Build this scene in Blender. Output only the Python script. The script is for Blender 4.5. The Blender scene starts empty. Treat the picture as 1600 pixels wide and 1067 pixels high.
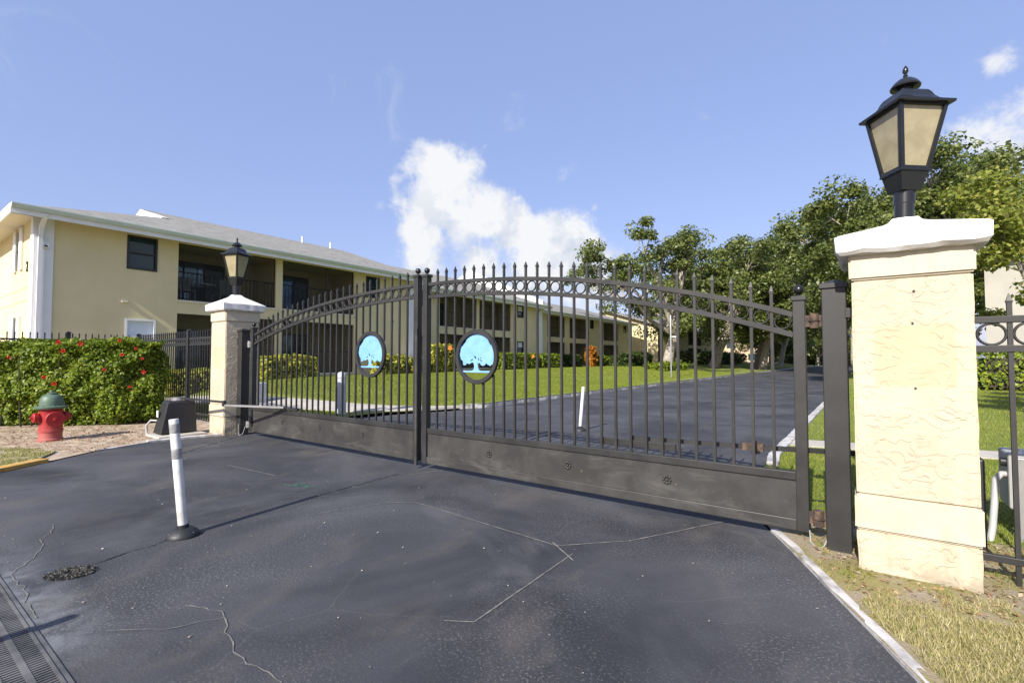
import bpy, bmesh, math, random
import numpy as np
from mathutils import Vector, Matrix, noise
R = math.radians
S = bpy.context.scene
COL = S.collection
rng = np.random.default_rng(7)
random.seed(7)

# ------------------------------------------------------------------ camera, sky, sun, exposure
cam = bpy.data.cameras.new('camera'); cam_ob = bpy.data.objects.new('camera', cam); COL.objects.link(cam_ob)
cam_ob.location = (0, 0, 1.3)
cam_ob.rotation_euler = (R(90) + math.atan(27.5/760), 0, R(36.2))
cam.sensor_width = 36; cam.lens = 36*760/1600
cam.clip_start = .05; cam.clip_end = 4000
S.camera = cam_ob
S.view_settings.view_transform = 'Standard'; S.view_settings.look = 'None'
S.view_settings.exposure = .80; S.view_settings.gamma = 1; S.view_settings.use_curve_mapping = False
S.render.engine = 'CYCLES'
S.cycles.use_denoising = True
S.cycles.max_bounces = 8; S.cycles.transparent_max_bounces = 24
SUN_EL, SUN_AZ = R(35), R(180-4)          # sun behind the camera, a touch to the right
sun = bpy.data.lights.new('sun', 'SUN'); sun.energy = 4.6; sun.angle = R(.53); sun.color = (1, .94, .84)
sun_ob = bpy.data.objects.new('sun', sun); COL.objects.link(sun_ob)
sdir = Vector((math.sin(SUN_AZ)*math.cos(SUN_EL), math.cos(SUN_AZ)*math.cos(SUN_EL), math.sin(SUN_EL)))
sun_ob.rotation_euler = sdir.to_track_quat('Z', 'Y').to_euler()

W = bpy.data.worlds.new('World'); S.world = W; W.use_nodes = True
wn, wl = W.node_tree.nodes, W.node_tree.links
wn.clear()
def wnode(t, **k):
    n = wn.new(t)
    for a, b in k.items(): setattr(n, a, b)
    return n
def wmath(op, a, b=None, c=None, clamp=False):
    n = wnode('ShaderNodeMath', operation=op, use_clamp=clamp)
    for i, v in enumerate((a, b, c)):
        if v is None: continue
        if hasattr(v, 'links'): wl.new(v, n.inputs[i])
        else: n.inputs[i].default_value = v
    return n.outputs[0]
w_out = wnode('ShaderNodeOutputWorld'); w_bg = wnode('ShaderNodeBackground')
w_bg.inputs[1].default_value = .142
wl.new(w_bg.outputs[0], w_out.inputs[0])
sky = wnode('ShaderNodeTexSky', sky_type='NISHITA'); sky.sun_disc = False
sky.sun_elevation = SUN_EL; sky.sun_rotation = SUN_AZ
sky.altitude = 0; sky.air_density = 1.0; sky.dust_density = 1.2; sky.ozone_density = 1.6
tint = wnode('ShaderNodeMix', data_type='RGBA', blend_type='MULTIPLY'); tint.inputs[0].default_value = 1
wl.new(sky.outputs[0], tint.inputs[6]); tint.inputs[7].default_value = (1.22, .99, .98, 1)
geo = wnode('ShaderNodeTexCoord')
sep = wnode('ShaderNodeSeparateXYZ'); wl.new(geo.outputs['Generated'], sep.inputs[0])
az = wmath('ARCTAN2', sep.outputs[0], sep.outputs[1])
el = wmath('ARCSINE', sep.outputs[2])
def wnoise(scale, detail, rough, dist=0.0, off=(0, 0, 0)):
    mp = wnode('ShaderNodeMapping'); wl.new(geo.outputs['Generated'], mp.inputs[0]); mp.inputs['Location'].default_value = off
    n = wnode('ShaderNodeTexNoise'); wl.new(mp.outputs[0], n.inputs['Vector'])
    n.inputs['Scale'].default_value = scale; n.inputs['Detail'].default_value = detail
    n.inputs['Roughness'].default_value = rough; n.inputs['Distortion'].default_value = dist
    return n.outputs['Fac']
# cumulus behind the houses: heaps given by azimuth, elevation and radius (degrees), edges broken up by noise
HEAPS = [(-44.7, 22.0, 3.6), (-43.2, 19.8, 3.8), (-45.0, 17.0, 4.8), (-42.0, 15.5, 5.2), (-38.5, 15.5, 4.3), (-36.5, 14.0, 4.0),
         (-46.5, 14.5, 4.0), (-33.0, 13.0, 4.2), (-29.6, 14.6, 3.4), (-28.5, 12.3, 3.8), (-40, 11.5, 5), (-34, 10, 5), (-47.0, 11, 4),
         (-27, 10, 4), (8.6, 18.8, 3.4, .55), (10.4, 16.6, 4.0, .6), (8.0, 14.8, 3.4, .55), (9.2, 23.2, 2.6, .5), (13.5, 19, 4.0, .7), (-26.5, 17.2, 1.6, .35), (24, 14, 7), (33, 12, 8), (-95, 9, 8), (-118, 12, 10), (70, 10, 8), (120, 14, 9), (165, 9, 8)]
dens = None
for a0, e0, r0, *wk in HEAPS:
    da = wmath('MULTIPLY', wmath('SUBTRACT', az, R(a0)), math.cos(R(e0))/R(r0)); de = wmath('DIVIDE', wmath('SUBTRACT', el, R(e0)), R(r0))
    d2 = wmath('ADD', wmath('MULTIPLY', da, da), wmath('MULTIPLY', de, de))
    m = wmath('SUBTRACT', wk[0] if wk else 1.0, wmath('SQRT', d2))
    dens = m if dens is None else wmath('SMOOTH_MAX', dens, m, .25)
nz = wnoise(9, 10, .60, .2); nz2 = wnoise(24, 9, .68, .2, (3, 1, 2))
fb = wmath('ADD', wmath('MULTIPLY', wmath('SUBTRACT', nz, .5), 2.3), wmath('MULTIPLY', wmath('SUBTRACT', nz2, .5), 1.3))
dens = wmath('ADD', dens, fb)
heap = wnode('ShaderNodeMapRange', interpolation_type='SMOOTHSTEP'); wl.new(dens, heap.inputs[0])
heap.inputs[1].default_value = -.10; heap.inputs[2].default_value = .60
wisp = wnode('ShaderNodeMapRange', interpolation_type='SMOOTHSTEP'); wl.new(wnoise(5.5, 10, .66, .6, (1.3, 4, 2)), wisp.inputs[0])
wisp.inputs[1].default_value = .60; wisp.inputs[2].default_value = .80; wisp.inputs[4].default_value = .55
low = wnode('ShaderNodeMapRange'); wl.new(el, low.inputs[0]); low.inputs[1].default_value = R(34); low.inputs[2].default_value = R(20)
cl = wmath('MAXIMUM', heap.outputs[0], wmath('MULTIPLY', wisp.outputs[0], low.outputs[0]))
shade = wnode('ShaderNodeMapRange'); wl.new(wnoise(13, 6, .55, .2, (7, 2, 5)), shade.inputs[0])
shade.inputs[1].default_value = .36; shade.inputs[2].default_value = .56
upl = wnode('ShaderNodeMapRange'); wl.new(el, upl.inputs[0]); upl.inputs[1].default_value = R(10); upl.inputs[2].default_value = R(21)
lit = wmath('MAXIMUM', shade.outputs[0], upl.outputs[0])
ccol = wnode('ShaderNodeMix', data_type='RGBA'); wl.new(lit, ccol.inputs[0])
ccol.inputs[6].default_value = (2.15, 2.5, 3.15, 1); ccol.inputs[7].default_value = (3.75, 3.8, 3.9, 1)  # cloud shading painted into the colour: grey-blue below, white above
even = wnode('ShaderNodeMix', data_type='RGBA'); even.inputs[0].default_value = .68    # flat blue mixed in to even out the sky gradient
wl.new(tint.outputs[2], even.inputs[6]); even.inputs[7].default_value = (1.24, 1.74, 3.25, 1)
smix = wnode('ShaderNodeMix', data_type='RGBA'); wl.new(cl, smix.inputs[0]); wl.new(even.outputs[2], smix.inputs[6]); wl.new(ccol.outputs[2], smix.inputs[7])
wl.new(smix.outputs[2], w_bg.inputs[0])

# ------------------------------------------------------------------ materials
def ramp(nd, stops):
    cr = nd.color_ramp
    while len(cr.elements) > len(stops): cr.elements.remove(cr.elements[-1])
    while len(cr.elements) < len(stops): cr.elements.new(.5)
    for e, (p, c) in zip(cr.elements, stops): e.position = p; e.color = (*c, 1)
class NT:
    def __init__(s, name):
        s.m = bpy.data.materials.new(name); s.m.use_nodes = True
        s.n = s.m.node_tree.nodes; s.l = s.m.node_tree.links
        s.bsdf = s.n['Principled BSDF']; s.out = s.n['Material Output']
        s.tc = s.n.new('ShaderNodeTexCoord')
    def noise(s, scale, detail=5, rough=.55, dist=0, stretch=None, kind='Object', off=None):
        n = s.n.new('ShaderNodeTexNoise'); src = s.tc.outputs[kind]
        if stretch or off:
            mp = s.n.new('ShaderNodeMapping'); s.l.new(src, mp.inputs[0])
            if stretch: mp.inputs['Scale'].default_value = stretch
            if off: mp.inputs['Location'].default_value = off
            src = mp.outputs[0]
        s.l.new(src, n.inputs['Vector'])
        n.inputs['Scale'].default_value = scale; n.inputs['Detail'].default_value = detail
        n.inputs['Roughness'].default_value = rough; n.inputs['Distortion'].default_value = dist
        return n.outputs['Fac']
    def ramp(s, fac, stops):
        r = s.n.new('ShaderNodeValToRGB'); s.l.new(fac, r.inputs[0]); ramp(r, stops); return r.outputs[0]
    def rng(s, fac, a, b, c=0, d=1, smooth=False):
        n = s.n.new('ShaderNodeMapRange'); s.l.new(fac, n.inputs[0])
        if smooth: n.interpolation_type = 'SMOOTHSTEP'
        for i, v in enumerate((a, b, c, d)): n.inputs[i+1].default_value = v
        return n.outputs[0]
    def mix(s, fac, a, b, mode='MIX'):
        n = s.n.new('ShaderNodeMix'); n.data_type = 'RGBA'; n.blend_type = mode
        for i, v in ((0, fac), (6, a), (7, b)):
            if hasattr(v, 'links'): s.l.new(v, n.inputs[i])
            elif i == 0: n.inputs[0].default_value = v
            else: n.inputs[i].default_value = (*v, 1)
        return n.outputs[2]
    def math(s, op, a, b=None, clamp=False):
        n = s.n.new('ShaderNodeMath'); n.operation = op; n.use_clamp = clamp
        for i, v in enumerate((a, b)):
            if v is None: continue
            if hasattr(v, 'links'): s.l.new(v, n.inputs[i])
            else: n.inputs[i].default_value = v
        return n.outputs[0]
    def col(s, c): s.l.new(c, s.bsdf.inputs['Base Color'])
    def rough(s, r):
        if hasattr(r, 'links'): s.l.new(r, s.bsdf.inputs['Roughness'])
        else: s.bsdf.inputs['Roughness'].default_value = r
    def bump(s, h, strength=.5, dist=.01):
        b = s.n.new('ShaderNodeBump'); b.inputs['Strength'].default_value = strength; b.inputs['Distance'].default_value = dist
        s.l.new(h, b.inputs['Height'])
        old = s.bsdf.inputs['Normal'].links
        if old: s.l.new(old[0].from_socket, b.inputs['Normal'])
        s.l.new(b.outputs[0], s.bsdf.inputs['Normal'])
def plain(name, c, rough=.6, var=.18, scale=4, bump=0, bscale=60, metal=0, c2=None, edge=(.4, .65)):
    t = NT(name); n = t.noise(scale, 6, .6)
    c2 = c2 or tuple(max(0, v*(1-var)) for v in c); c1 = c if c2 is not None else c
    t.col(t.mix(t.rng(n, *edge), c2, c1)); t.rough(rough); t.bsdf.inputs['Metallic'].default_value = metal
    if bump: t.bump(t.noise(bscale, 4), bump, .004)
    return t.m
def leafmat(name, stops, transl=.35, rough=.5, spec=.35):
    t = NT(name); g = t.n.new('ShaderNodeNewGeometry')
    big = t.noise(.9, 3, .5)
    f = t.math('ADD', t.math('MULTIPLY', g.outputs['Random Per Island'], .75), t.math('MULTIPLY', big, .5)); f = t.math('SUBTRACT', f, .12, True)
    c = t.ramp(f, stops); t.col(c); t.rough(rough); t.bsdf.inputs['Specular IOR Level'].default_value = spec
    tr = t.n.new('ShaderNodeBsdfTranslucent'); t.l.new(c, tr.inputs[0])
    ms = t.n.new('ShaderNodeMixShader'); ms.inputs[0].default_value = transl
    t.l.new(t.bsdf.outputs[0], ms.inputs[1]); t.l.new(tr.outputs[0], ms.inputs[2]); t.l.new(ms.outputs[0], t.out.inputs[0])
    return t.m
def asphalt_mat(name, old):
    t = NT(name)
    big = t.noise(.55, 6, .6, .6, off=(3, 1, 0)); mid = t.noise(1.7, 7, .62, .4, stretch=(1, .5, 1)); fine = t.noise(68, 3, .75); grit = t.noise(38, 4, .7)
    base = t.mix(t.rng(big, .38, .62), (.026, .0275, .033), (.066, .068, .077))
    dusty = t.rng(mid, .50, .72, 0, .46 if old else .2, True)
    base = t.mix(dusty, base, (.105, .094, .082))
    base = t.mix(t.rng(t.noise(.8, 6, .6, .8, off=(9, 4, 0)), .55, .75, 0, .55, True), base, (.10, .102, .108))
    # exposed aggregate: speckles in worn areas
    worn = t.rng(t.noise(.9, 4, .6, 0, off=(5, 7, 1)), .42, .62, .12, 1)
    sp = t.math('MULTIPLY', t.rng(fine, .545, .64), worn)
    base = t.mix(t.math('MULTIPLY', sp, .6), base, (.20, .195, .19))
    base = t.mix(t.math('MULTIPLY', t.rng(grit, .34, .22), .6), base, (.012, .013, .016))
    if old:   # washed-out cement bloom beside the trench drain
        sp_ = t.n.new('ShaderNodeSeparateXYZ'); t.l.new(t.tc.outputs['Object'], sp_.inputs[0])
        my = t.rng(sp_.outputs[1], .62, .86, 1, 0); mx = t.math('MULTIPLY', t.rng(sp_.outputs[0], -2.7, -3.1, 0, 1), t.rng(sp_.outputs[0], -5.2, -4.2, 0, 1))
        bl = t.math('MULTIPLY', t.math('MULTIPLY', my, mx), t.rng(t.noise(4.5, 8, .68, .7), .40, .60, .15, .85))
        base = t.mix(bl, base, (.17, .18, .195))
    # hairline cracks
    v = t.n.new('ShaderNodeTexVoronoi'); v.feature = 'DISTANCE_TO_EDGE'; v.inputs['Scale'].default_value = 1.1
    wv = t.n.new('ShaderNodeMix'); wv.data_type = 'VECTOR'; wv.inputs[0].default_value = .18
    nn = t.n.new('ShaderNodeTexNoise'); nn.inputs['Scale'].default_value = 2.2; nn.inputs['Detail'].default_value = 7
    t.l.new(t.tc.outputs['Object'], nn.inputs['Vector']); t.l.new(t.tc.outputs['Object'], wv.inputs[4]); t.l.new(nn.outputs['Color'], wv.inputs[5]); t.l.new(wv.outputs[1], v.inputs['Vector'])
    ck = t.math('MULTIPLY', t.rng(v.outputs['Distance'], .0, .008, 1, 0), t.rng(t.noise(.7, 3, .5, 0, off=(2, 8, 4)), .5, .62))
    base = t.mix(t.math('MULTIPLY', ck, .16), base, (.17, .165, .155))
    # pale streaks dragged along the lane
    st = t.rng(t.noise(3.2, 6, .7, .3, stretch=(1.0, .12, 1), off=(0, 3, 0)), .63, .78, 0, .45 if not old else .22)
    base = t.mix(st, base, (.17, .17, .175))
    t.col(base); t.rough(t.rng(mid, .3, .7, .62, .82)); t.bsdf.inputs['Specular IOR Level'].default_value = .35
    t.bump(fine, .55, .006); t.bump(grit, .35, .006); t.bump(mid, .10, .01)
    return t.m
def stucco_mat(name, c, c2, strength, ghost=False):
    t = NT(name)
    n1 = t.noise(10, 4, .45, 1.1, stretch=(1, 1, 1.25)); n2 = t.noise(85, 3, .6)
    k = t.math('MULTIPLY', t.rng(n1, .49, .545, 0, 1, True), t.rng(t.noise(4.2, 4, .6, 0, off=(4, 4, 1)), .40, .60, .12, 1))
    base = t.mix(t.rng(t.noise(1.8, 6, .6), .35, .68), c2, c)
    if ghost:   # paint kept its old colour where a sign plate used to hang
        sp = t.n.new('ShaderNodeSeparateXYZ'); t.l.new(t.tc.outputs['Object'], sp.inputs[0])
        mx = t.rng(t.math('ABSOLUTE', t.math('SUBTRACT', sp.outputs[0], .012)), .180, .195, 1, 0)
        mz = t.rng(t.math('ABSOLUTE', t.math('SUBTRACT', sp.outputs[2], 1.32)), .172, .19, 1, 0)
        fr = t.rng(sp.outputs[1], -.27, -.26, 1, 0)
        g = t.math('MULTIPLY', t.math('MULTIPLY', mx, mz), t.math('MULTIPLY', fr, .8))
        base = t.mix(g, base, tuple(a*b for a, b in zip(c, (.86, .79, .70))))
    sp2 = t.n.new('ShaderNodeSeparateXYZ'); t.l.new(t.tc.outputs['Object'], sp2.inputs[0])
    dirt = t.math('MULTIPLY', t.rng(sp2.outputs[2], .16, 0, 0, 1), t.rng(t.noise(9, 5), .42, .6))
    base = t.mix(t.math('MULTIPLY', dirt, .9), base, (.21, .175, .13))
    streak = t.math('MULTIPLY', t.rng(t.noise(9, 5, .6, .2, stretch=(1, 1, .10)), .52, .68, 0, .55), t.rng(t.noise(2, 3), .38, .58))
    base = t.mix(streak, base, tuple(v*.62 for v in c))
    t.col(base); t.rough(.85); t.bump(k, strength, .012); t.bump(n2, .25, .003)
    return t.m
def roof_mat():
    t = NT('shingle'); tc = t.tc.outputs['UV']
    b = t.n.new('ShaderNodeTexBrick'); t.l.new(tc, b.inputs['Vector'])
    b.inputs['Scale'].default_value = 1; b.inputs['Brick Width'].default_value = .30; b.inputs['Row Height'].default_value = .14
    b.inputs['Mortar Size'].default_value = .012; b.inputs['Mortar Smooth'].default_value = .3; b.inputs['Bias'].default_value = 0
    b.inputs['Color1'].default_value = (.17, .168, .155, 1); b.inputs['Color2'].default_value = (.33, .32, .29, 1); b.inputs['Mortar'].default_value = (.08, .075, .065, 1)
    c = t.mix(.4, b.outputs['Color'], t.ramp(t.noise(5.5, 5, .7, 0, stretch=(2.5, .7, 2.5)), [(.40, (.13, .128, .115)), (.62, (.36, .345, .305))]))
    t.col(c); t.rough(.9); t.bump(b.outputs['Fac'], -.5, .02)
    return t.m
def screen_mat():   # insect screen: dark see-through sheet, its tone also deepens the balconies' shade
    t = NT('insect_screen'); t.bsdf.inputs['Base Color'].default_value = (.008, .0085, .010, 1); t.rough(.8)
    tr = t.n.new('ShaderNodeBsdfTransparent'); ms = t.n.new('ShaderNodeMixShader'); ms.inputs[0].default_value = .30
    t.l.new(tr.outputs[0], ms.inputs[1]); t.l.new(t.bsdf.outputs[0], ms.inputs[2]); t.l.new(ms.outputs[0], t.out.inputs[0])
    return t.m
M = {}
M['asphalt'] = asphalt_mat('driveway_asphalt', True); M['road'] = asphalt_mat('road_asphalt', False)
M['stucco'] = stucco_mat('pillar_stucco', (.55, .485, .355), (.45, .385, .285), .5, True)
M['stucco_smooth'] = stucco_mat('pillar_band', (.555, .50, .39), (.475, .41, .305), .1)
M['capwhite'] = plain('chipped_white_paint', (.66, .65, .63), .8, c2=(.47, .45, .41), scale=7, bump=.5, bscale=26, edge=(.28, .48))
def blackmat(name, c, c2, scuff=False):
    t = NT(name); n = t.noise(2.5, 7, .65, .3); s = t.noise(40, 3, .7)
    b = t.mix(t.rng(n, .42, .7), c, c2)
    b = t.mix(t.rng(s, .70, .78, 0, .6), b, (.22, .21, .19))
    if scuff:
        b = t.mix(t.rng(t.noise(3.5, 7, .7, .5, stretch=(.5, 1, 1.6), off=(2, 0, 5)), .54, .74, 0, .55), b, (.12, .117, .11))
        b = t.mix(t.rng(t.noise(26, 2, .5, 0, off=(1, 0, 3)), .755, .78, 0, .7), b, (.24, .17, .11))
    t.col(b); t.rough(t.rng(n, .3, .7, .42, .62)); t.bump(s, .08, .002)
    return t.m
M['iron'] = blackmat('black_painted_steel', (.018, .018, .018), (.030, .0295, .029))
M['panel'] = blackmat('weathered_black_panel', (.030, .0295, .0285), (.050, .048, .045), True)
M['lampblack'] = plain('gloss_black_lamp', (.014, .015, .017), .28, .3)
M['rust'] = plain('rusty_metal', (.16, .10, .07), .8, c2=(.05, .04, .035), scale=20, metal=.3)
M['blue'] = plain('light_blue_plate', (.20, .41, .74), .5, c2=(.15, .34, .66), scale=9)
M['frost'] = None
t = NT('frosted_lamp_glass'); lg = t.mix(t.rng(t.noise(6, 5, .6, .3), .35, .65), (.25, .215, .13), (.34, .30, .19)); t.col(t.mix(t.rng(t.noise(30, 4, .7), .62, .75, 0, .5), lg, (.20, .17, .12))); t.rough(.16)
t.bsdf.inputs['Transmission Weight'].default_value = 0; M['frost'] = t.m
M['wall'] = plain('cream_wall_paint', (.64, .545, .345), .85, c2=(.59, .495, .30), scale=.8, bump=.12, bscale=120)
t = NT('cream_wall_paint'); st = t.math('MULTIPLY', t.rng(t.noise(1.6, 6, .65, .3, stretch=(1, 1, .07)), .52, .70, 0, .34), t.rng(t.noise(.35, 3), .42, .6))
cw = t.mix(t.rng(t.noise(.8, 5, .6), .35, .68), (.62, .535, .315), (.70, .61, .375)); cw = t.mix(st, cw, (.42, .36, .20)); t.col(cw); t.rough(.85); t.bump(t.noise(70, 3), .2, .004); M['wall'] = t.m
M['trim'] = plain('white_trim_paint', (.78, .79, .80), .55, .06, 2)
M['gutter'] = plain('gutter_grey_green', (.55, .62, .55), .4, .08, 2)
M['soffit'] = plain('cream_soffit', (.72, .66, .52), .8, .06)
M['roof'] = roof_mat(); M['screen'] = screen_mat()
M['dark'] = plain('dark_bronze', (.018, .017, .017), .45, .2)
t = NT('window_glass'); t.bsdf.inputs['Base Color'].default_value = (.012, .035, .045, 1); t.rough(.06); t.bsdf.inputs['Specular IOR Level'].default_value = .45; M['glass'] = t.m
M['blind'] = plain('white_blind', (.66, .72, .78), .5, .05)
M['skyglass'] = plain('sky_tinted_glass', (.22, .36, .50), .06, .5, 2, metal=.6)  # blue put into the colour to strengthen the panes' sky reflection
M['groove'] = plain('shadowed_groove', (.46, .385, .235), .9)
M['concrete'] = plain('pale_concrete', (.46, .43, .38), .9, .2, 2, .4, 80)
M['kerb'] = plain('worn_white_kerb_paint', (.50, .49, .48), .85, c2=(.25, .24, .23), scale=7, bump=.6, bscale=40, edge=(.36, .56))
M['yellow'] = plain('yellow_kerb_paint', (.60, .36, .06), .8, c2=(.42, .26, .08), scale=9, bump=.4, bscale=40)
M['green_iron'] = plain('hydrant_green', (.095, .155, .105), .5, c2=(.07, .115, .08), bump=.2, bscale=50)
t = NT('hydrant_red'); sp = t.n.new('ShaderNodeSeparateXYZ'); t.l.new(t.tc.outputs['Object'], sp.inputs[0])
fade = t.math('MULTIPLY', t.rng(sp.outputs[2], .30, .02, 0, 1), t.rng(t.noise(6, 5), .3, .6, .35, 1))
t.col(t.mix(t.math('MULTIPLY', fade, .38), t.mix(t.noise(7), (.36, .013, .015), (.25, .010, .012)), (.55, .30, .26))); t.rough(t.rng(t.noise(9, 5), .35, .65, .38, .7)); t.bump(t.noise(60), .3, .004); t.bump(t.noise(14, 4), .25, .008); M['red'] = t.m
M['opblack'] = plain('operator_black_plastic', (.020, .021, .024), .52, .2, 5)
M['greymetal'] = plain('grey_metal', (.36, .36, .36), .42, .2, 6, metal=.5)
M['plasticwhite'] = plain('scuffed_white_plastic', (.70, .70, .68), .5, c2=(.46, .44, .41), scale=9, edge=(.3, .55))
M['band'] = plain('dirty_grey_reflective', (.34, .34, .34), .5, .4, 14)
M['pedestal'] = plain('grey_painted_post', (.44, .46, .49), .5, .1, 3)
M['cabinet'] = plain('grey_cabinet', (.37, .37, .36), .5, .12, 4)
M['stripe'] = plain('pale_joint_filler', (.20, .195, .185), .85, .4, 14)
M['tar'] = plain('dark_tar_seam', (.018, .018, .02), .7, .3, 12)
M['gravel'] = plain('broken_asphalt_crumbs', (.12, .115, .10), .9, c2=(.03, .03, .03), scale=30)
M['greenpaint'] = plain('green_survey_paint', (.05, .24, .14), .7, .4, 20)
M['bark'] = plain('oak_bark', (.42, .38, .32), .9, c2=(.22, .19, .155), scale=5, bump=.9, bscale=16)
M['paleblock'] = plain('pale_block_paint', (.40, .385, .34), .85, .12, .8)
M['farwall'] = plain('tan_far_wall', (.55, .42, .29), .9, .3, .4)
t = NT('drain_iron'); t.col(t.mix(t.rng(t.noise(5, 6), .4, .6), (.055, .057, .06), (.13, .13, .13))); t.rough(.75); M['grate'] = t.m
def lawnmat(name, a, b, c, dirt=None):
    t = NT(name)
    n = t.noise(1.1, 7, .65); f = t.noise(60, 4, .75, 0, stretch=(1, 1, .3)); big = t.noise(.22, 4, .5)
    k = t.mix(t.rng(n, .36, .66), a, b); k = t.mix(t.rng(big, .42, .66, 0, .6), k, c)
    k = t.mix(t.rng(f, .5, .32, 0, .55), k, tuple(v*.35 for v in a))
    if dirt: k = t.mix(t.rng(t.noise(2.4, 6, .65), .45, .6), k, dirt)
    t.col(k); t.rough(.9); t.bump(f, .8, .03)
    return t.m
M['lawn'] = lawnmat('lawn_turf', (.135, .175, .022), (.20, .24, .034), (.25, .26, .055))
M['dryturf'] = lawnmat('dry_turf', (.28, .24, .09), (.36, .30, .12), (.24, .24, .08), (.36, .30, .22))
M['sand'] = plain('sandy_mulch', (.46, .38, .29), .95, c2=(.26, .19, .13), scale=5, bump=.9, bscale=45)
M['blade_green'] = leafmat('grass_blade', [(0, (.095, .145, .014)), (.45, (.185, .235, .028)), (1, (.33, .34, .075))], .3, .6, .2)
M['blade_dry'] = leafmat('dry_grass_blade', [(0, (.17, .22, .05)), (.38, (.34, .30, .12)), (.7, (.47, .42, .21)), (1, (.62, .55, .36))], .3, .7, .2)
M['oakleaf'] = leafmat('oak_leaf', [(0, (.042, .066, .016)), (.4, (.115, .152, .036)), (.75, (.20, .235, .060)), (1, (.29, .30, .10))], .38, .42, .45)
M['feather'] = leafmat('feathery_leaf', [(0, (.10, .13, .02)), (.5, (.22, .26, .035)), (1, (.38, .36, .10))], .4, .5)
M['hibleaf'] = leafmat('hibiscus_leaf', [(0, (.05, .09, .010)), (.35, (.13, .20, .018)), (.7, (.24, .31, .028)), (1, (.40, .42, .06))], .35, .45, .35)
M['yelleaf'] = leafmat('variegated_leaf', [(0, (.15, .20, .022)), (.4, (.36, .38, .045)), (1, (.62, .56, .10))], .35, .4)
M['darkleaf'] = leafmat('dark_shrub_leaf', [(0, (.025, .045, .010)), (.6, (.06, .10, .02)), (1, (.13, .17, .04))], .3, .4)
M['orangeleaf'] = leafmat('orange_croton_leaf', [(0, (.30, .10, .02)), (.5, (.55, .22, .03)), (1, (.62, .36, .06))], .35, .4)
M['flower'] = leafmat('red_petal', [(0, (.48, .02, .012)), (1, (.70, .07, .03))], .35, .5)
M['orangeflower'] = leafmat('orange_petal', [(0, (.75, .18, .03)), (1, (.80, .30, .05))], .35, .5)
M['palm'] = leafmat('palm_frond', [(0, (.05, .09, .02)), (1, (.14, .20, .05))], .35, .4)
M['twig'] = plain('hedge_twigs_core', (.05, .040, .028), .9, .3)
M['palebits'] = leafmat('pale_bits', [(0, (.20, .16, .12)), (.5, (.40, .37, .33)), (1, (.60, .57, .52))], .05, .8)
M['litter'] = leafmat('dry_leaf_litter', [(0, (.16, .09, .045)), (.6, (.34, .22, .11)), (1, (.50, .42, .30))], .1, .8)

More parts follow.
